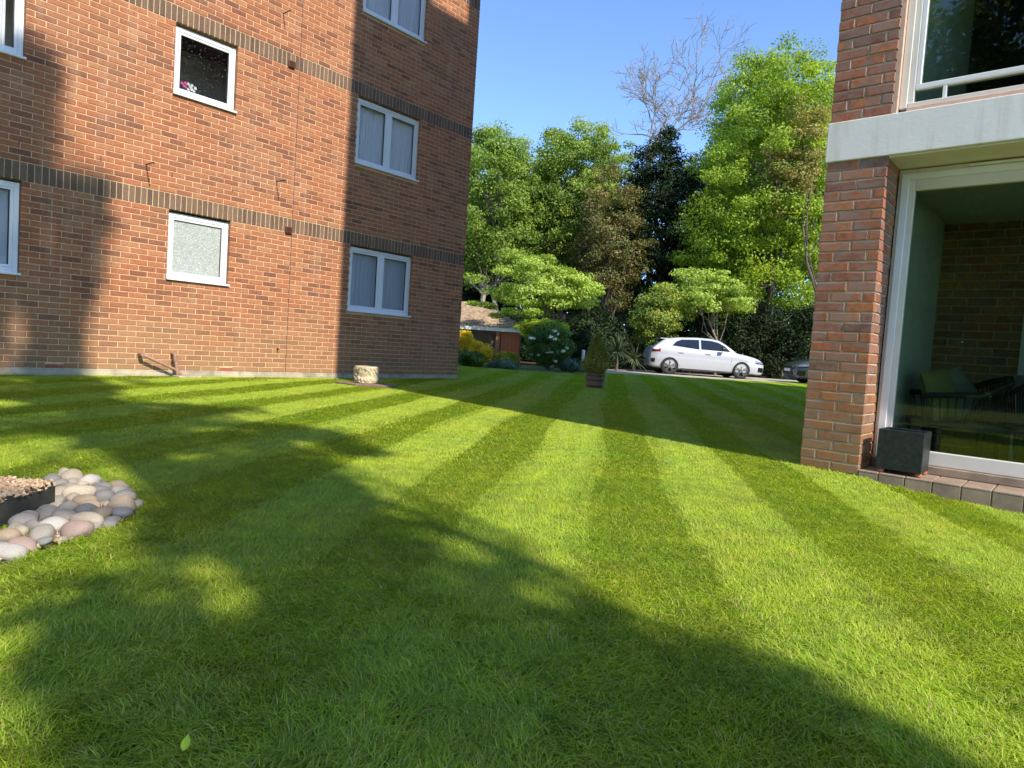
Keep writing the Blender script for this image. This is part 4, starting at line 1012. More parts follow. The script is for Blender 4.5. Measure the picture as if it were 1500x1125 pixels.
    for s in (1, -1):
        y0 = side_y(0.0, 0.22)
        MB().box(-1.0, 0.8, s*0.80-0.06, s*0.80+0.06, 0.165, 0.215, 0.01).build('side_skirt', M['black_trim'], t)
        for hx in (-1.05, -0.05):
            yy = side_y(hx, 0.83); MB().box(hx-0.11, hx+0.11, s*yy-0.012, s*yy+0.02, 0.82, 0.85, 0.008).build('door_handle', paint, t)
            MB().box(hx-0.09, hx+0.09, s*yy-0.01, s*yy+0.006, 0.80, 0.819).build('handle_recess', M['black_trim'], t)
        for pts in ([(-0.33, 0.97), (-0.35, 0.6), (-0.36, 0.26)], [(0.82, 0.94), (0.83, 0.7), (0.80, 0.5), (0.78, 0.26)], [(-1.48, 1.0), (-1.33, 0.85), (-1.12, 0.70)]):
            mb = MB(); mb.tube([(x, s*(side_y(x, z)+0.0005), z) for x, z in pts], 0.0035, 5); mb.build('door_seam', M['black_trim'], t)
        MB().tube([(0.52, s*0.84, 0.99), (0.50, s*0.93, 1.03)], 0.018, 6).build('mirror_arm', M['black_trim'], t)
        MB().box(0.40, 0.55, s*0.99-0.075, s*0.99+0.075, 0.985, 1.10, 0.03).build('mirror', M['black_trim'], t)
        # lamps and bumper inlets follow the body side
        def patch(name, x0, x1, z0, z1, mat, skew=0.0, off=0.006, nx=7, nz=4):
            V = []
            for i in range(nx+1):
                for j in range(nz+1):
                    x = x0+(x1-x0)*i/nx; z = z0+(z1-z0)*j/nz+skew*(x-x0); z = min(z, interp(x, TOPZ)-0.01)
                    V.append((x, s*(side_y(x, z)+off), z))
            Fc = [(i*(nz+1)+j, (i+1)*(nz+1)+j, (i+1)*(nz+1)+j+1, i*(nz+1)+j+1) for i in range(nx) for j in range(nz)]
            obj(name, me(name, V, Fc if s < 0 else [f[::-1] for f in Fc], mat, True), t)
        patch('tail_light', -2.135, -1.80, 0.80, 0.91, M['tail_red'], 0.06)
        patch('headlight', 1.72, 2.11, 0.63, 0.705, M['lamp_clear'], -0.10); patch('headlight_rim', 1.74, 2.1, 0.605, 0.632, M['black_trim'], -0.10, 0.007)
        patch('front_inlet', 1.86, 2.10, 0.29, 0.46, M['black_trim'], -0.05); patch('rear_inlet', -2.12, -1.98, 0.42, 0.56, M['black_trim'])
    MB().box(2.13, 2.185, -0.42, 0.42, 0.30, 0.60, 0.02).build('grille', M['black_trim'], t)
    MB().box(2.18, 2.192, -0.26, 0.26, 0.42, 0.52, 0.003).build('number_plate', M['upvc'], t)
    for wx in (-1.43, 1.22):
        for s in (1, -1):
            wh = empty('wheel', (wx, s*0.80, 0.322)); wh.parent = t
            R0 = 0.322
            MB().lathe([(0.235, -0.105), (0.305, -0.105), (R0, -0.075), (R0, 0.075), (0.305, 0.105), (0.235, 0.105), (0.235, 0.0), (0.235, -0.105)], 40, 'y', caps=False).build('tyre', M['tyre'], wh, True)
            MB().lathe([(0.236, s*0.02), (0.05, s*0.03), (0.001, s*0.03)], 32, 'y').build('brake_disc', M['black_trim'], wh)
            rm = MB(); rm.lathe([(0.236, s*0.085), (0.244, s*0.102), (0.228, s*0.102), (0.22, s*0.07), (0.236, s*0.07), (0.236, s*0.085)], 40, 'y', caps=False)
            for k in range(5):
                a = 2*math.pi*k/5+0.3
                for dlt in (-0.16, 0.16):
                    p0 = np.array([math.cos(a), math.sin(a)])*0.05; p1 = np.array([math.cos(a+dlt), math.sin(a+dlt)])*0.228
                    d = p1-p0; d /= np.linalg.norm(d); e = np.array([-d[1], d[0]])*0.010
                    V = []
                    for yy in (s*0.045, s*0.09):
                        for q, sc in ((p0, 0.8), (p1, 1.25)):
                            for g in (-1, 1): V.append((q[0]+g*e[0]*sc, yy, q[1]+g*e[1]*sc))
                    rm.add(V, [(0, 1, 3, 2), (4, 6, 7, 5), (0, 2, 6, 4), (1, 5, 7, 3)])
            rm.lathe([(0.062, s*0.04), (0.062, s*0.09), (0.03, s*0.097), (0.001, s*0.097)], 20, 'y'); rm.build('rim', M['alloy'], wh)
    return t
RW = atd(979.5, 549, 24.6); FW_ = atd(1087.5, 556, 24.6)
hd = (FW_-RW)[:2]; hd /= np.linalg.norm(hd); hz = math.atan2(hd[1], hd[0])
lft = np.array([-hd[1], hd[0]])
cc = RW[:2]+hd*1.43+lft*0.82
zc = float(gz(*cc))+0.008
car((cc[0], cc[1], zc), hz, M['white_paint'], 'white five door hatchback parked on the drive beyond the lawn')
g0 = atd(1166, 556, 23.6)[:2]                              # nose of the second car
gdir = -hd; gc = g0-gdir*2.17; gl_ = np.array([-gdir[1], gdir[0]])
car((gc[0]+lft[0]*0.8, gc[1]+lft[1]*0.8, zc), math.atan2(gdir[1], gdir[0]), M['grey_paint'], 'metallic grey car whose nose shows beside the brick pier')

# ------------------------------------------------------------------ trees and shrubs
def wob(a, b, n, amt, g):
    a = np.asarray(a, float); b = np.asarray(b, float); L = np.linalg.norm(b-a); pts = [a+(b-a)*i/n for i in range(n+1)]
    for i in range(1, n): pts[i] = pts[i]+g.normal(size=3)*amt*L
    return pts
def tree(name, label, cat, base, c, rad, clumps, per, spread, leaf, mat, seed, trunk_r=0.14, bark='bark', n_limb=14, group=None, multi=1, inner=0.45, lobes=0.3, bottom=-0.9, flat=0.6, gap=0.35, extra=None, up=0.35, aspect=0.6):
    g = np.random.default_rng(seed); base = np.asarray(base, float); c = np.asarray(c, float)
    t = empty(name, tuple(base)); tag(t, label, cat, group)
    C_ = envelope(clumps, c, rad, seed, lobes, inner, bottom, gap)
    if extra is not None: C_ = np.concatenate([C_, extra])
    tr = MB()
    for k in range(multi):
        off = np.array([math.cos(k*2.4), math.sin(k*2.4), 0])*(0.0 if multi == 1 else 0.25)
        topp = c+np.array([off[0]*4, off[1]*4, np.asarray(rad)[2]*0.45])
        P = wob(base+off, topp, 6, 0.025, g); tr.tube([q-base for q in P], list(np.linspace(trunk_r, trunk_r*0.3, 7)), 8)
        sel = g.choice(len(C_), min(n_limb, len(C_)), replace=False)
        for s in sel:
            f = g.uniform(0.35, 0.95); i = int(f*6); st_ = P[i]
            if C_[s][2] < st_[2]-0.5: st_ = P[max(1, i-2)]
            q = wob(st_, C_[s], 4, 0.06, g); r0 = trunk_r*(0.5-0.3*f)
            tr.tube([w_-base for w_ in q], list(np.linspace(r0, 0.012, 5)), 5)
    tr.build('trunk', M[bark], t, True)
    V, R_ = add_leaves(C_, per, spread*(0.6+0.8*g.random(len(C_))), leaf, up, flat, c, 0.45, aspect)
    leaf_obj('crown', V, R_, mat, t, base)
    return t
def gbase(px, depth, py=540):
    P = atd(px, py, depth); return np.array([P[0], P[1], float(gz(P[0], P[1]))])
def shp(px, py, depth, rx, rz, ry=None):
    s = depth/F_PX; return atd(px, py, depth), (rx*s, (ry or rx)*s, rz*s)
BGT = 'trees behind the drive'
def bgtree(name, label, px, py, depth, rx, rz, clumps, per, spr, leaf, mat, seed, bx=None, **k):
    c, r = shp(px, py, depth, rx, rz); tree(name, label, 'tree', gbase(bx or px, depth), c, r, clumps, per, spr, leaf, M[mat], seed, group=BGT, **k)
# left maples
bgtree('maple_tree', 'tall mid green maple right beside the brick corner', 722, 312, 33, 74, 122, 330, 170, 0.62, 0.125, 'lf_maple', 1, bark='bark_pale', multi=2, trunk_r=0.16, gap=0.4, n_limb=24, lobes=0.2)
bgtree('maple_tree', 'rounded mid green maple second from the brick corner', 822, 300, 34, 66, 116, 330, 170, 0.62, 0.125, 'lf_maple', 2, multi=2, trunk_r=0.15, gap=0.4, n_limb=24, lobes=0.15)
bgtree('maple_tree', 'thin maple with sky gaps left of the bare tree', 900, 285, 36, 38, 78, 110, 140, 0.55, 0.125, 'lf_maple', 3, gap=0.7, n_limb=20, lobes=0.2)
bgtree('holly_tree', 'brownish olive tree in the middle of the tree line', 885, 372, 31, 46, 92, 170, 150, 0.5, 0.11, 'lf_olive', 4, gap=0.4)
bgtree('evergreen_oak', 'very dark evergreen tree below the bare branches', 966, 342, 33, 66, 160, 420, 140, 0.6, 0.12, 'lf_dark', 5, trunk_r=0.25, gap=0.1, inner=0.3, lobes=0.12)
bgtree('maple_tree', 'tall bright lime green maple next to the brick pier', 1136, 275, 31, 116, 202, 620, 190, 0.70, 0.125, 'lf_lime', 6, trunk_r=0.25, lobes=0.14, gap=0.25, n_limb=34,
       extra=np.array([atd(985+rng.random()*90, 330+rng.random()*110, 30.5) for _ in range(24)]))
bgtree('bronze_maple', 'bronze tinted tree in front of the lime maple', 1172, 232, 28.0, 40, 86, 80, 120, 0.5, 0.12, 'lf_bronze', 7, bx=1215, gap=0.6, n_limb=6, trunk_r=0.09, lobes=0.4)
bgtree('small_maple', 'small light green tree with pale stem behind the white car', 1040, 436, 28, 80, 58, 78, 190, 0.50, 0.11, 'lf_dogwood', 8, bx=1048, trunk_r=0.06, bark='bark_pale', n_limb=16, bottom=-0.8, flat=0.34, gap=0.8, lobes=0.5, inner=0.35)
bgtree('dogwood_tree', 'light green spreading small tree beside the shed', 800, 418, 23.5, 82, 62, 96, 210, 0.44, 0.10, 'lf_dogwood', 9, trunk_r=0.07, bx=815, n_limb=16, bottom=-0.9, flat=0.34, gap=0.8, lobes=0.5, inner=0.35)
bgtree('photinia_bush', 'glossy bush with reddish tips behind the car boot', 966, 462, 27, 38, 46, 110, 110, 0.34, 0.09, 'lf_photinia', 10, trunk_r=0.05, gap=0.3)
# dark trees further back closing the view
for k, (px, py, dp, rx, rz, lab, mt) in enumerate(((700, 400, 41, 70, 130, 'dark tree behind the shed roof at the brick corner', 'lf_dark'), (850, 420, 42, 80, 105, 'dark tree low behind the dogwood', 'lf_olive'), (1060, 390, 42, 90, 165, 'dark tree filling behind the lime maple', 'lf_dark'), (1190, 330, 42, 90, 200, 'dark tree hidden mostly by the brick pier', 'lf_shrub'), (780, 345, 40, 95, 120, 'deep green tree filling behind the two left maples', 'lf_shrub'), (1110, 270, 39, 80, 150, 'deep green tree filling behind the lime crown', 'lf_shrub'))):
    bgtree('background_tree', lab, px, py, dp, rx, rz, 300, 100, 0.85, 0.2, mt, 20+k, trunk_r=0.2, gap=0.05, inner=0.2, lobes=0.12)
# bare tree
def bare_tree():
    g = np.random.default_rng(9); b = gbase(952, 38); t = empty('bare_tree', tuple(b)); tag(t, 'tall leafless tree with fine twigs rising above the dark evergreen', 'tree', BGT)
    m = MB(); c0 = atd(950, 240, 38); m.tube([np.zeros(3), (c0-b)*0.5+np.array([0.2, 0.1, 0]), c0-b], [0.28, 0.2, 0.13], 8)
    def grow(p, d, L, r, lev):
        n = 4; pts = [p]; q = p.copy(); dd_ = d.copy()
        for i in range(n):
            dd_ = dd_+g.normal(size=3)*0.17+np.array([0, 0, 0.05]); dd_ /= np.linalg.norm(dd_); q = q+dd_*L/n; pts.append(q)
        m.tube(pts, list(np.maximum(np.linspace(r, r*0.55, n+1), 0.011)), 6 if lev < 2 else 4, cap=False)
        if lev >= 6: return
        for k in range(3):
            f = g.integers(1, n+1) if k else n; nd = dd_+g.normal(size=3)*0.55+np.array([0, 0, 0.12]); nd /= np.linalg.norm(nd); grow(pts[f], nd, L*g.uniform(0.58, 0.8), r*0.58, lev+1)
    up = np.array([0, 0, 1.0]); rt = cr
    for (px, py, r) in ((988, 160, 0.10), (940, 170, 0.08), (1025, 180, 0.08), (965, 175, 0.07)):
        e = atd(px, py, 38)-c0; grow(c0-b, e/np.linalg.norm(e), np.linalg.norm(e)*0.85, r, 1)
    m.build('trunk', M['bark_pale'], t)
bare_tree()
# hedge and shrubs
def shrub(name, label, px, py, depth, rx, rz, clumps, per, spr, leaf, mat, seed, flowers=0, aspect=0.6, group='shrubs in the planting bed', bark='bark'):
    c, r = shp(px, py, depth, rx, rz); b = gbase(px, depth); t = empty(name, tuple(b)); tag(t, label, 'shrub', group)
    C_ = envelope(clumps, c, r, seed, 0.2, 0.3, -1, 0.2); C_[:, 2] = np.maximum(C_[:, 2], b[2]+0.06)
    m = MB(); g = np.random.default_rng(seed)
    for k in range(6): m.tube([w_-b for w_ in wob(b+g.normal(size=3)*np.array([0.05, 0.05, 0]), C_[g.integers(len(C_))], 3, 0.05, g)], [0.02, 0.015, 0.01, 0.005], 5)
    m.build('stem', M[bark], t)
    V, R_ = add_leaves(C_, per, spr, leaf, 0.35, 0.7, c, 0.6, aspect); leaf_obj('foliage', V, R_, M[mat], t, b)
    if flowers:
        out = C_[np.argsort(-((C_-c)@(-fw)))[:flowers*3]][::3]-fw*spr*0.9
        V, R_ = add_leaves(out, 34, 0.07, 0.045, 0.3, 0.6, None, 0, 0.8); leaf_obj('blossom', V, R_, M['lf_white'], t, b)
shrub('golden_shrub', 'tall bright yellow shrub against the brick corner', 681, 503, 20.6, 11, 17, 45, 80, 0.15, 0.06, 'lf_yellow', 31)
shrub('golden_shrub', 'rounded bright yellow shrub in front of the trellis', 704, 518, 20.4, 18, 15, 60, 80, 0.15, 0.06, 'lf_yellow', 32)
shrub('laurel_shrub', 'low dark green shrub at the foot of the brick corner', 690, 526, 19.3, 21, 12, 60, 70, 0.14, 0.07, 'lf_shrub', 33)
shrub('spirea_shrub', 'yellow green low shrub in front of the orange door', 741, 525, 20.3, 20, 11, 60, 80, 0.14, 0.055, 'lf_ygreen', 34)
shrub('blue_shrub', 'low bluish green plant along the lawn edge', 737, 535, 19.3, 24, 7, 50, 60, 0.12, 0.05, 'lf_blue', 35)
shrub('viburnum_shrub', 'dark green shrub dotted with white flower heads', 803, 512, 20.6, 36, 34, 150, 80, 0.17, 0.075, 'lf_shrub', 36, flowers=16)
shrub('lime_shrub', 'bright green bush behind the white flowering shrub', 800, 483, 22.6, 42, 15, 80, 80, 0.2, 0.09, 'lf_lime', 37)
shrub('grey_shrub', 'low grey green plant right of the white flowering shrub', 838, 537, 20.0, 20, 10, 50, 60, 0.13, 0.06, 'lf_blue', 38)
shrub('laurel_shrub', 'dark bush behind the barrel planter', 880, 505, 27, 40, 42, 120, 80, 0.35, 0.11, 'lf_dark', 39)
shrub('laurel_hedge', 'dark bush between the white flowering shrub and the post', 850, 500, 25, 26, 40, 90, 80, 0.3, 0.1, 'lf_dark', 40)
def hedge(name, label, pxs, depth, top_px, mat, seed, n, leaf, spr, per):
    g = np.random.default_rng(seed); A_ = gbase(pxs[0], depth); B_ = gbase(pxs[1], depth); t = empty(name, tuple(A_)); tag(t, label, 'hedge', 'hedges behind the drive')
    C_ = []
    H = atd((pxs[0]+pxs[1])/2, top_px, depth)[2]-A_[2]
    for _ in range(n):
        f = g.random(); q = A_+(B_-A_)*f+np.array([fw[0], fw[1], 0])*g.uniform(-0.6, 0.6); q[2] = A_[2]+H*(g.random()**0.8)*(0.85+0.15*math.sin(f*23)); C_.append(q)
    C_ = np.array(C_); V, R_ = add_leaves(C_, per, spr, leaf, 0.3, 0.9, None, 0, 0.6); leaf_obj('foliage', V, R_, M[mat], t, A_)
    m = MB()
    for k in range(10): q = A_+(B_-A_)*k/9.0; m.tube([q-A_, q-A_+np.array([0.05, 0, H*0.7])], [0.05, 0.02], 6)
    m.build('stem', M['bark'], t)
hedge('yew_hedge', 'tall dark hedge behind the two cars', (1010, 1290), 29.5, 448, 'lf_dark', 41, 620, 0.11, 0.42, 80)
hedge('laurel_hedge', 'dark hedge behind the shed and dogwood', (660, 1000), 30.5, 455, 'lf_dark', 42, 800, 0.12, 0.45, 80)
hedge('wood_edge', 'dark belt of undergrowth far behind all the trees', (560, 1340), 46, 405, 'lf_dark', 43, 620, 0.30, 1.1, 60)
def strappy(name, label, px, py, depth, n, L, wd, mat, seed, droop=0.5, cat='plant'):
    g = np.random.default_rng(seed); b = gbase(px, depth); t = empty(name, tuple(b)); tag(t, label, cat)
    H0 = max(0.05, atd(px, py, depth)[2]-b[2]); MB().tube([(0, 0, 0), (0.02, 0.01, H0)], [0.06, 0.045], 8).build('stem', M['bark'], t)
    V = []; Fc = []; R_ = []
    for i in range(n):
        a = g.random()*6.283; el = g.uniform(-0.1, 1.45); d = np.array([math.cos(a)*math.cos(el), math.sin(a)*math.cos(el), math.sin(el)]); l = L*g.uniform(0.7, 1.1); p = np.array([0, 0, H0-g.random()*0.15]); s = np.cross(d, [0, 0, 1]); s /= np.linalg.norm(s)+1e-6
        k = len(V); ns = 5; r = g.random()
        for j in range(ns+1):
            f = j/ns; w_ = wd*(1-f**2.2)*0.5+0.001; q = p+d*l*f-np.array([0, 0, droop*l*f*f*math.cos(el)]); V += [q-s*w_, q+s*w_]
        for j in range(ns): Fc.append((k+2*j, k+2*j+1, k+2*j+3, k+2*j+2)); R_.append(r)
    m = me('leaf_rosette', V, Fc, M[mat], True); set_rnd(m, R_); obj('leaf_rosette', m, t)
strappy('cordyline', 'spiky sword leaved plant behind the barrel planter', 903, 515, 24.5, 130, 0.95, 0.055, 'lf_sword', 51)
strappy('cordyline', 'second spiky sword leaved clump nearer the white car', 928, 525, 25, 80, 0.8, 0.05, 'lf_sword', 52)
strappy('iris_clump', 'green strappy clump at the foot of the white post', 849, 543, 20, 90, 0.45, 0.03, 'lf_blue', 53, 0.3)
pb = gbase(853, 21.5); po = MB().tube([(0, 0, -0.05), (0, 0, 0.62)], 0.045, 14).lathe([(0.05, 0.6), (0.055, 0.62), (0.05, 0.66), (0.02, 0.68), (0.001, 0.68)], 14).build('bollard', M['upvc'], None, True); po.location = tuple(pb); tag(po, 'slim white post in the planting bed beside the barrel', 'bollard')
# ------------------------------------------------------------------ shed
def shed():
    D = 25.5; a = atd(762, 520, D); b0 = float(gz(a[0], a[1]))
    t = empty('garden_shed', (a[0], a[1], b0)); tag(t, 'low brick garden shed with tiled roof and orange door', 'shed')
    # front runs left from corner a in camera-left direction
    lx = -np.array([cr[0], cr[1]]); lx /= np.linalg.norm(lx); bk = np.array([-lx[1], lx[0]]);
    if bk @ fw[:2] < 0: bk = -bk
    def P(u, v, z): q = lx*u+bk*v; return (q[0], q[1], z)
    def bx(name, u0, u1, v0, v1, z0, z1, mat):
        V = [P(u, v, z) for z in (z0, z1) for u, v in ((u0, v0), (u1, v0), (u1, v1), (u0, v1))]
        return obj(name, me(name, V, [(3, 2, 1, 0), (4, 5, 6, 7), (0, 1, 5, 4), (1, 2, 6, 5), (2, 3, 7, 6), (3, 0, 4, 7)], mat), t)
    EH = 1.22
    bx('wall', 0, 4.0, 0.05, 2.6, -0.1, EH, M['fence'])
    d = bx('door', 0.06, 0.78, 0.0, 0.045, 0.02, EH-0.04, M['redwood'])
    for k in range(1, 5): bx('door_board_gap', 0.06+k*0.144, 0.066+k*0.144, -0.004, -0.001, 0.02, EH-0.04, M['dark'])
    bx('ivy_post', 0.82, 0.98, -0.05, 0.04, -0.1, EH, M['brick_far'])
    # trellis panel
    for k in range(17): bx('trellis_slat', 1.12+k*0.10, 1.145+k*0.10, -0.03, -0.015, 0.05, EH-0.1, M['fence'])
    for k in range(11): bx('trellis_slat', 1.1, 2.8, -0.0145, -0.001, 0.08+k*0.1, 0.105+k*0.1, M['fence'])
    bx('fascia', -0.12, 4.1, -0.16, -0.12, EH-0.03, EH+0.10, M['upvc'])
    # tiled roof, hipped at the right end
    H = 0.98; dep = 1.45
    rows, cols_ = 15, 40; V = []; Fc = []; R_ = []
    for r in range(rows):
        f0, f1 = r/rows, (r+1)/rows+0.02
        for c in range(cols_):
            u0 = -0.14+c*0.11+(0.055 if r % 2 else 0); u1 = u0+0.104
            if u0 < -0.14+f0*1.55: continue
            zz = 0.012*random.random()
            k = len(V)
            for (u, f, lift) in ((u0, f0, 0.03), (u1, f0, 0.03), (u1, f1, 0.0), (u0, f1, 0.0)): V.append(P(u, -0.15+dep*f, EH+0.10+H*f+lift+zz))
            for (u, f, lift) in ((u0, f0, 0.005), (u1, f0, 0.005)): V.append(P(u, -0.15+dep*f, EH+0.10+H*f+lift))
            Fc += [(k, k+1, k+2, k+3), (k+4, k+5, k+1, k)]; R_ += [random.random()]*2
    m = me('roof_tiles', V, Fc, M['rooftile']); set_rnd(m, R_); tag(obj('roof_tiles', m, t), kind='stuff')
    e = [P(-0.14, -0.14, EH+0.10), P(4.2, -0.14, EH+0.10), P(4.2, -0.15+dep, EH+0.09+H), P(1.35, -0.15+dep, EH+0.09+H), P(-0.14, 2.75, EH+0.1), P(4.2, 2.75, EH+0.1)]
    obj('roof', me('roof', e, [(0, 1, 2, 3), (0, 3, 4), (3, 2, 5, 4)], M['rooftile']), t)
shed()
# ------------------------------------------------------------------ trees outside the frame: they shade the lawn and show in the glass
SD = np.array([SUN_H[0]/math.tan(SUN_EL), SUN_H[1]/math.tan(SUN_EL)])      # ground shift of a shadow per metre of height
def shade_tree():
    polys = [[(190, 692), (330, 662), (470, 672), (560, 715), (600, 775), (660, 825), (733, 857), (800, 883), (870, 893), (970, 920), (1110, 942), (1200, 997), (1300, 1047), (1400, 1072), (1500, 1113), (1700, 1400), (-60, 1400), (-60, 900), (120, 800), (215, 760), (210, 720)],
             [(-60, 560), (120, 555), (230, 561), (150, 572), (-60, 590)],
             [(-60, 602), (150, 588), (300, 596), (420, 600), (340, 617), (480, 630), (560, 652), (570, 666), (430, 672), (250, 668), (-60, 640)]]
    holes_ = [((70, 735), (135, 62)), ((345, 865), (200, 85)), ((630, 890), (135, 62)), ((870, 970), (150, 38)), ((640, 975), (150, 34)), ((250, 1020), (140, 42)), ((1000, 1070), (150, 34)), ((470, 655), (60, 6))]
    base = np.array([-0.35, -7.6, 0.0]); t = empty('shade_tree', tuple(base)); tag(t, 'tall tree behind the viewer that shades the near lawn', 'tree')
    g = np.random.default_rng(77); C_ = []
    for pi_, poly in enumerate(polys):
        gpn = [at(*p, 0)[:2] for p in poly]; a = np.array(gpn); lo, hi = a.min(0), a.max(0)
        want = (430, 40, 170)[pi_]; n = 0; inset = (0.20, 0.0, 0.06)[pi_]
        while n < want:
            P = lo+(hi-lo)*g.random(2)
            if not inpoly(P, gpn): continue
            if inset and not all(inpoly(P+inset*np.array([math.cos(q), math.sin(q)]), gpn) for q in (0, 0.8, 1.6, 2.4, 3.1, 3.9, 4.7, 5.5)): continue
            px, py, _ = pix((P[0], P[1], 0))
            if pi_ == 0 and px < 520 and py > 790 and g.random() < 0.45: continue
            if any(((px-h[0][0])/h[1][0])**2+((py-h[0][1])/h[1][1])**2 < 1 for h in holes_[1:]) and g.random() < 0.93: continue
            if ((px-70)/150)**2+((py-735)/70)**2 < 1: continue
            z = ((P[1]-base[1])/SD[1])+g.uniform(-2.2, 2.2); z = max(3.4, z); C_.append((P[0]-SD[0]*z, P[1]-SD[1]*z, z)); n += 1
    # off-frame part of the crown, left and behind
    for _ in range(150):
        P = np.array([g.uniform(-4.0, -0.5), g.uniform(-1.5, 4.5)]); z = (P[1]-base[1])/SD[1]+g.uniform(-2.5, 2.0); z = max(3.6, z); C_.append((P[0]-SD[0]*z, P[1]-SD[1]*z, z))
    C_ = np.array(C_); gsh = C_[:, :2]+SD*C_[:, 2:3]
    keep = ~((((gsh[:, 0]-0.45)/0.75)**2+((gsh[:, 1]-3.05)/0.62)**2) < 1); C_ = C_[keep]
    # thin high top whose shadow climbs the left end of the wall
    topc = []
    for (z0, z1, x0, x1, cnt) in ((-0.3, 1.0, 2.35, 2.80, 26), (1.0, 2.5, 2.15, 3.05, 46), (2.5, 3.9, 1.75, 2.40, 34), (0.8, 3.6, 0.6, 2.1, 50)):
        for _ in range(cnt):
            zz = g.uniform(z0, z1); xx = g.uniform(x0, x1); y = base[1]+g.uniform(-0.8, 0.8); h = zz+(YW-y)/SD[1]; topc.append((xx-SD[0]*(YW-y)/SD[1], y, h))
    topc = np.array(topc)
    tr = MB(); topz = topc[:, 2].max(); tx = topc[:, 0].mean()
    P = [np.array([base[0]+(tx-base[0])*f**1.2, base[1]+0.2*math.sin(5*f), topz*f]) for f in np.linspace(0, 1, 9)]
    tr.tube([p-base for p in P], list(np.linspace(0.26, 0.05, 9)), 9)
    for q in np.concatenate([C_[g.choice(len(C_), 46, replace=False)], topc[::4]]):
        i = int(np.clip(q[2]/topz*8-1.5, 1, 7)); pp_ = wob(P[i], q, 4, 0.05, g); tr.tube([w_-base for w_ in pp_], list(np.linspace(0.07, 0.01, 5)), 5)
    tr.build('trunk', M['bark'], t, True)
    V, R_ = add_leaves(C_, 34, 0.20, 0.11, 0.2, 0.75, None, 0, 0.7); V2, R2 = add_leaves(topc, 50, 0.22, 0.13, 0.2, 1.0, None, 0, 0.7)
    leaf_obj('crown', np.concatenate([V, V2]), np.concatenate([R_, R2]), M['lf_maple'], t, base)
shade_tree()
for k, (x, y, rr, hh, lab) in enumerate(((-12, -3.0, 3.2, 11, 'broad green tree behind the viewer, rightmost of the row'), (-13, 1.5, 3.0, 12, 'dark evergreen tree behind the viewer, second of the row'), (-12.5, 5.5, 3.0, 11, 'broad green tree behind the viewer, third of the row'), (-14, 9.5, 3.2, 12, 'dark evergreen tree behind the viewer, leftmost of the row'))):
    tree('garden_tree', lab, 'tree', (x, y, 0), (x, y, hh*0.62), (rr, rr*1.1, hh*0.58), 300, 80, 0.8, 0.2, M['lf_maple' if k % 2 == 0 else 'lf_dark'], 60+k, trunk_r=0.2, group='trees behind the viewer', gap=0.1, inner=0.3, lobes=0.15)
g_ = np.random.default_rng(3); hb = empty('garden_hedge', (-15, 3, 0)); tag(hb, 'tall dark conifer screen behind the viewer and the trees', 'hedge')
C_ = np.stack([g_.uniform(-19, -16.5, 2600), g_.uniform(-9, 15, 2600), 11.5*g_.random(2600)**1.25+0.2], 1); V, R_ = add_leaves(C_, 40, 0.75, 0.3, 0.3, 0.9, None, 0, 0.6); leaf_obj('foliage', V, R_, M['lf_shrub'], hb, (-15, 3, 0))
MB().tube([(0, 0, 0), (0, 0.1, 2.5)], [0.08, 0.03], 6).build('stem', M['bark'], hb)

# ------------------------------------------------------------------ lawn grass (real blades, tiles instanced on points)
def turf_tile(name, half, n, hgt, wid, seed, lean=1.25):
    g = np.random.default_rng(seed); P = g.uniform(-1, 1, size=(n, 2))*(half+0.022)
    ang = g.normal(size=n)*0.7; wild = g.random(n) < 0.2; ang[wild] = g.random(wild.sum())*6.283
    d = np.stack([np.cos(ang), np.sin(ang), np.zeros(n)], 1)
    h = hgt*(0.55+0.75*g.random(n)); l = lean*(0.35+1.2*g.random(n))*h
    rot = g.random(n)*6.283; rot = ang+math.pi/2+g.normal(size=n)*0.45; s = np.stack([np.cos(rot), np.sin(rot), np.zeros(n)], 1); w_ = (wid*(0.7+0.6*g.random(n)))[:, None]*0.5
    B = np.concatenate([P, np.full((n, 1), -0.008)], 1)
    mid = B+d*(l*0.32)[:, None]+np.array([0, 0, 1])*(h*0.6)[:, None]; tip = B+d*l[:, None]*1.1+np.array([0, 0, 1])*(h*(1-0.25*(l/h)**2))[:, None]
    V = np.stack([B-s*w_, B+s*w_, mid+s*w_*0.85, mid-s*w_*0.85, tip], 1).reshape(-1, 3)
    idx = (np.arange(n)[:, None]*5+np.array([0, 1, 2, 0, 2, 3, 3, 2, 4])).ravel()
    m = bpy.data.meshes.new(name); m.vertices.add(5*n); m.vertices.foreach_set('co', V.astype(np.float32).ravel()); m.loops.add(9*n); m.loops.foreach_set('vertex_index', idx.astype(np.int32))
    m.polygons.add(3*n); m.polygons.foreach_set('loop_start', (np.arange(3*n)*3).astype(np.int32)); m.update(calc_edges=True); m.materials.append(M['grass']); set_rnd(m, np.repeat(g.random(n), 3))
    return m
SDIR = np.array([0.843, 0.537]); SN = np.array([-0.537, 0.843]); SA = math.atan2(SDIR[1], SDIR[0]); SW = 0.46
def stripe(x, y):
    o = x*SN[0]+y*SN[1]; return int(math.floor((o-0.05)/SW)) % 2          # 1: dark just below 0.05, 0: light
lawn_poly_excl = [OUT+[np.array([-2, 3.6]), np.array([-2, 2.0])]]
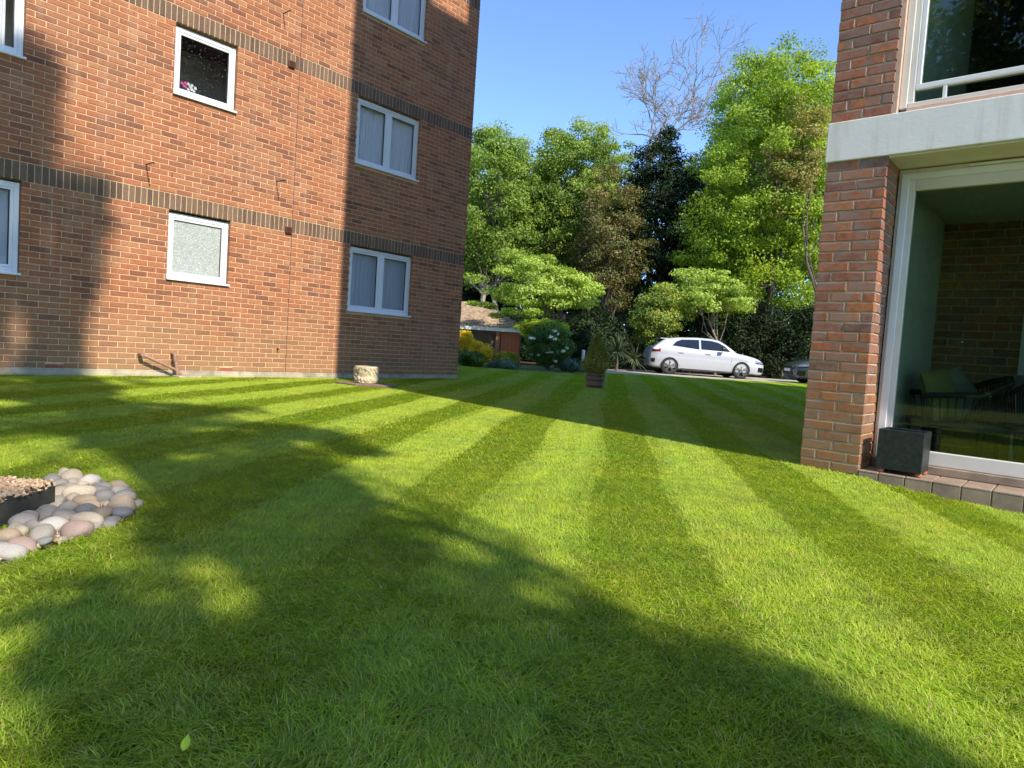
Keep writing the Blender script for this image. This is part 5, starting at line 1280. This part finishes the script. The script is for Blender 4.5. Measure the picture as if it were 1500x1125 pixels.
def on_lawn(x, y):
    if y > YW-0.03 and x < XC+0.03: return False
    if x > XR-0.02 and y < YC+0.015: return False
    P = np.array([x, y])
    if inpoly(P, OUT) or inpoly(P, gp): return False
    if (P-DR_A[:2])@dn > -0.02 and (P-DR_A[:2])@dd > -3: return False
    # planting bed beyond the curved edge
    for a, b in zip(BED_EDGE[:-1], BED_EDGE[1:]):
        d = (b-a)[:2]; nn = np.array([-d[1], d[0]]); nn = nn if nn@fw[:2] > 0 else -nn; s = ((P-a[:2])@d)/(d@d)
        if 0 <= s <= 1 and (P-a[:2])@nn > 0: return False
    return True
def grass_layer(name, dmin, dmax, m_, tiles):
    """tiles laid along the mowing stripes so that the stripe edges stay crisp"""
    pts = []; rot = []; scl = []; idx = []; g = np.random.default_rng(5); tw = SW/m_
    for j in range(int(-14/tw), int(16/tw)):
        v0_ = 0.05+(j+0.5)*tw
        for i in range(int(-4/tw), int(32/tw)):
            u = (i+0.5)*tw+(0.37*tw if j % 2 else 0); v = v0_+0.035*math.sin(u*0.9+1.3*math.floor((v0_-0.05)/SW))+0.02*math.sin(u*2.3); st_ = (j//m_) % 2
            x, y = SDIR*u+SN*v; d = x*fw[0]+y*fw[1]
            if d < dmin or d >= dmax: continue
            px, py, dz = pix((x, y, 0.0))
            if px < -260-200/max(d, .3) or px > 1760+200/max(d, .3) or py > 1500: continue
            if not on_lawn(x, y): continue
            pts.append((x, y, float(gz(x, y)))); rot.append((0, 0, SA+(0 if st_ == 0 else math.pi)+g.normal()*(0.12+0.85*float(smooth(-3.0, -1.2, -d))))); scl.append(g.uniform(0.97, 1.06)); idx.append(int(g.integers(len(tiles))))
    m = bpy.data.meshes.new(name); m.from_pydata(pts, [], []); 
    a = m.attributes.new('rot', 'FLOAT_VECTOR', 'POINT'); a.data.foreach_set('vector', np.array(rot, np.float32).ravel())
    a = m.attributes.new('scl', 'FLOAT', 'POINT'); a.data.foreach_set('value', np.array(scl, np.float32))
    a = m.attributes.new('idx', 'INT', 'POINT'); a.data.foreach_set('value', np.array(idx, np.int32))
    o = obj(name, m)
    tc = bpy.data.collections.new(name+'_tiles')
    for i, tm in enumerate(tiles):
        q = bpy.data.objects.new('%s_%02d' % (name, i), tm); tc.objects.link(q)
    ng = bpy.data.node_groups.new(name, 'GeometryNodeTree')
    ng.interface.new_socket('Geometry', in_out='INPUT', socket_type='NodeSocketGeometry'); ng.interface.new_socket('Geometry', in_out='OUTPUT', socket_type='NodeSocketGeometry')
    gi = ng.nodes.new('NodeGroupInput'); go = ng.nodes.new('NodeGroupOutput'); ip = ng.nodes.new('GeometryNodeInstanceOnPoints'); ci = ng.nodes.new('GeometryNodeCollectionInfo')
    ci.inputs['Collection'].default_value = tc; ci.inputs['Separate Children'].default_value = True; ci.inputs['Reset Children'].default_value = True
    def na(nm, ty):
        n_ = ng.nodes.new('GeometryNodeInputNamedAttribute'); n_.data_type = ty; n_.inputs['Name'].default_value = nm; return n_
    r_ = na('rot', 'FLOAT_VECTOR'); s_ = na('scl', 'FLOAT'); i_ = na('idx', 'INT')
    L = ng.links
    L.new(gi.outputs[0], ip.inputs['Points']); L.new(ci.outputs[0], ip.inputs['Instance']); ip.inputs['Pick Instance'].default_value = True
    L.new(i_.outputs[0], ip.inputs['Instance Index']); L.new(r_.outputs[0], ip.inputs['Rotation']); L.new(s_.outputs[0], ip.inputs['Scale']); L.new(ip.outputs[0], go.inputs[0])
    md = o.modifiers.new('grass', 'NODES'); md.node_group = ng
    tag(o, 'striped short green grass of the %s lawn' % name.split('_')[0], 'grass', kind='stuff')
    print(name, len(pts), 'tiles')
near = [turf_tile('turf', SW/6, 1650, 0.033, 0.0025, 100+i) for i in range(9)]
mid = [turf_tile('turf', SW/6, 780, 0.031, 0.0046, 200+i) for i in range(8)]
far = [turf_tile('turf', SW/4, 480, 0.031, 0.010, 300+i) for i in range(6)]
grass_layer('near_grass', 0.2, 4.1, 3, near)
grass_layer('middle_grass', 4.1, 9.4, 3, mid)
grass_layer('far_grass', 9.4, 26, 2, far)
# a yellow leaf lying on the grass
P = at(272, 1088, 0.035); V = []; n = 8
for i in range(n+1):
    f = i/n; w_ = 0.011*math.sin(math.pi*f**0.8)+0.0005
    for s in (-1, 0, 1): V.append(((f-0.5)*0.026, s*w_*0.65, 0.004*abs(s)+0.006*math.sin(math.pi*f)))
Fc = [(i*3+j, (i+1)*3+j, (i+1)*3+j+1, i*3+j+1) for i in range(n) for j in range(2)]
o = obj('fallen_leaf', me('fallen_leaf', V, Fc, M['lf_fallen'], True)); o.location = tuple(P); o.rotation_euler = (0.5, -0.9, 0.6); tag(o, 'small yellow green leaf lying on the near grass', 'leaf')
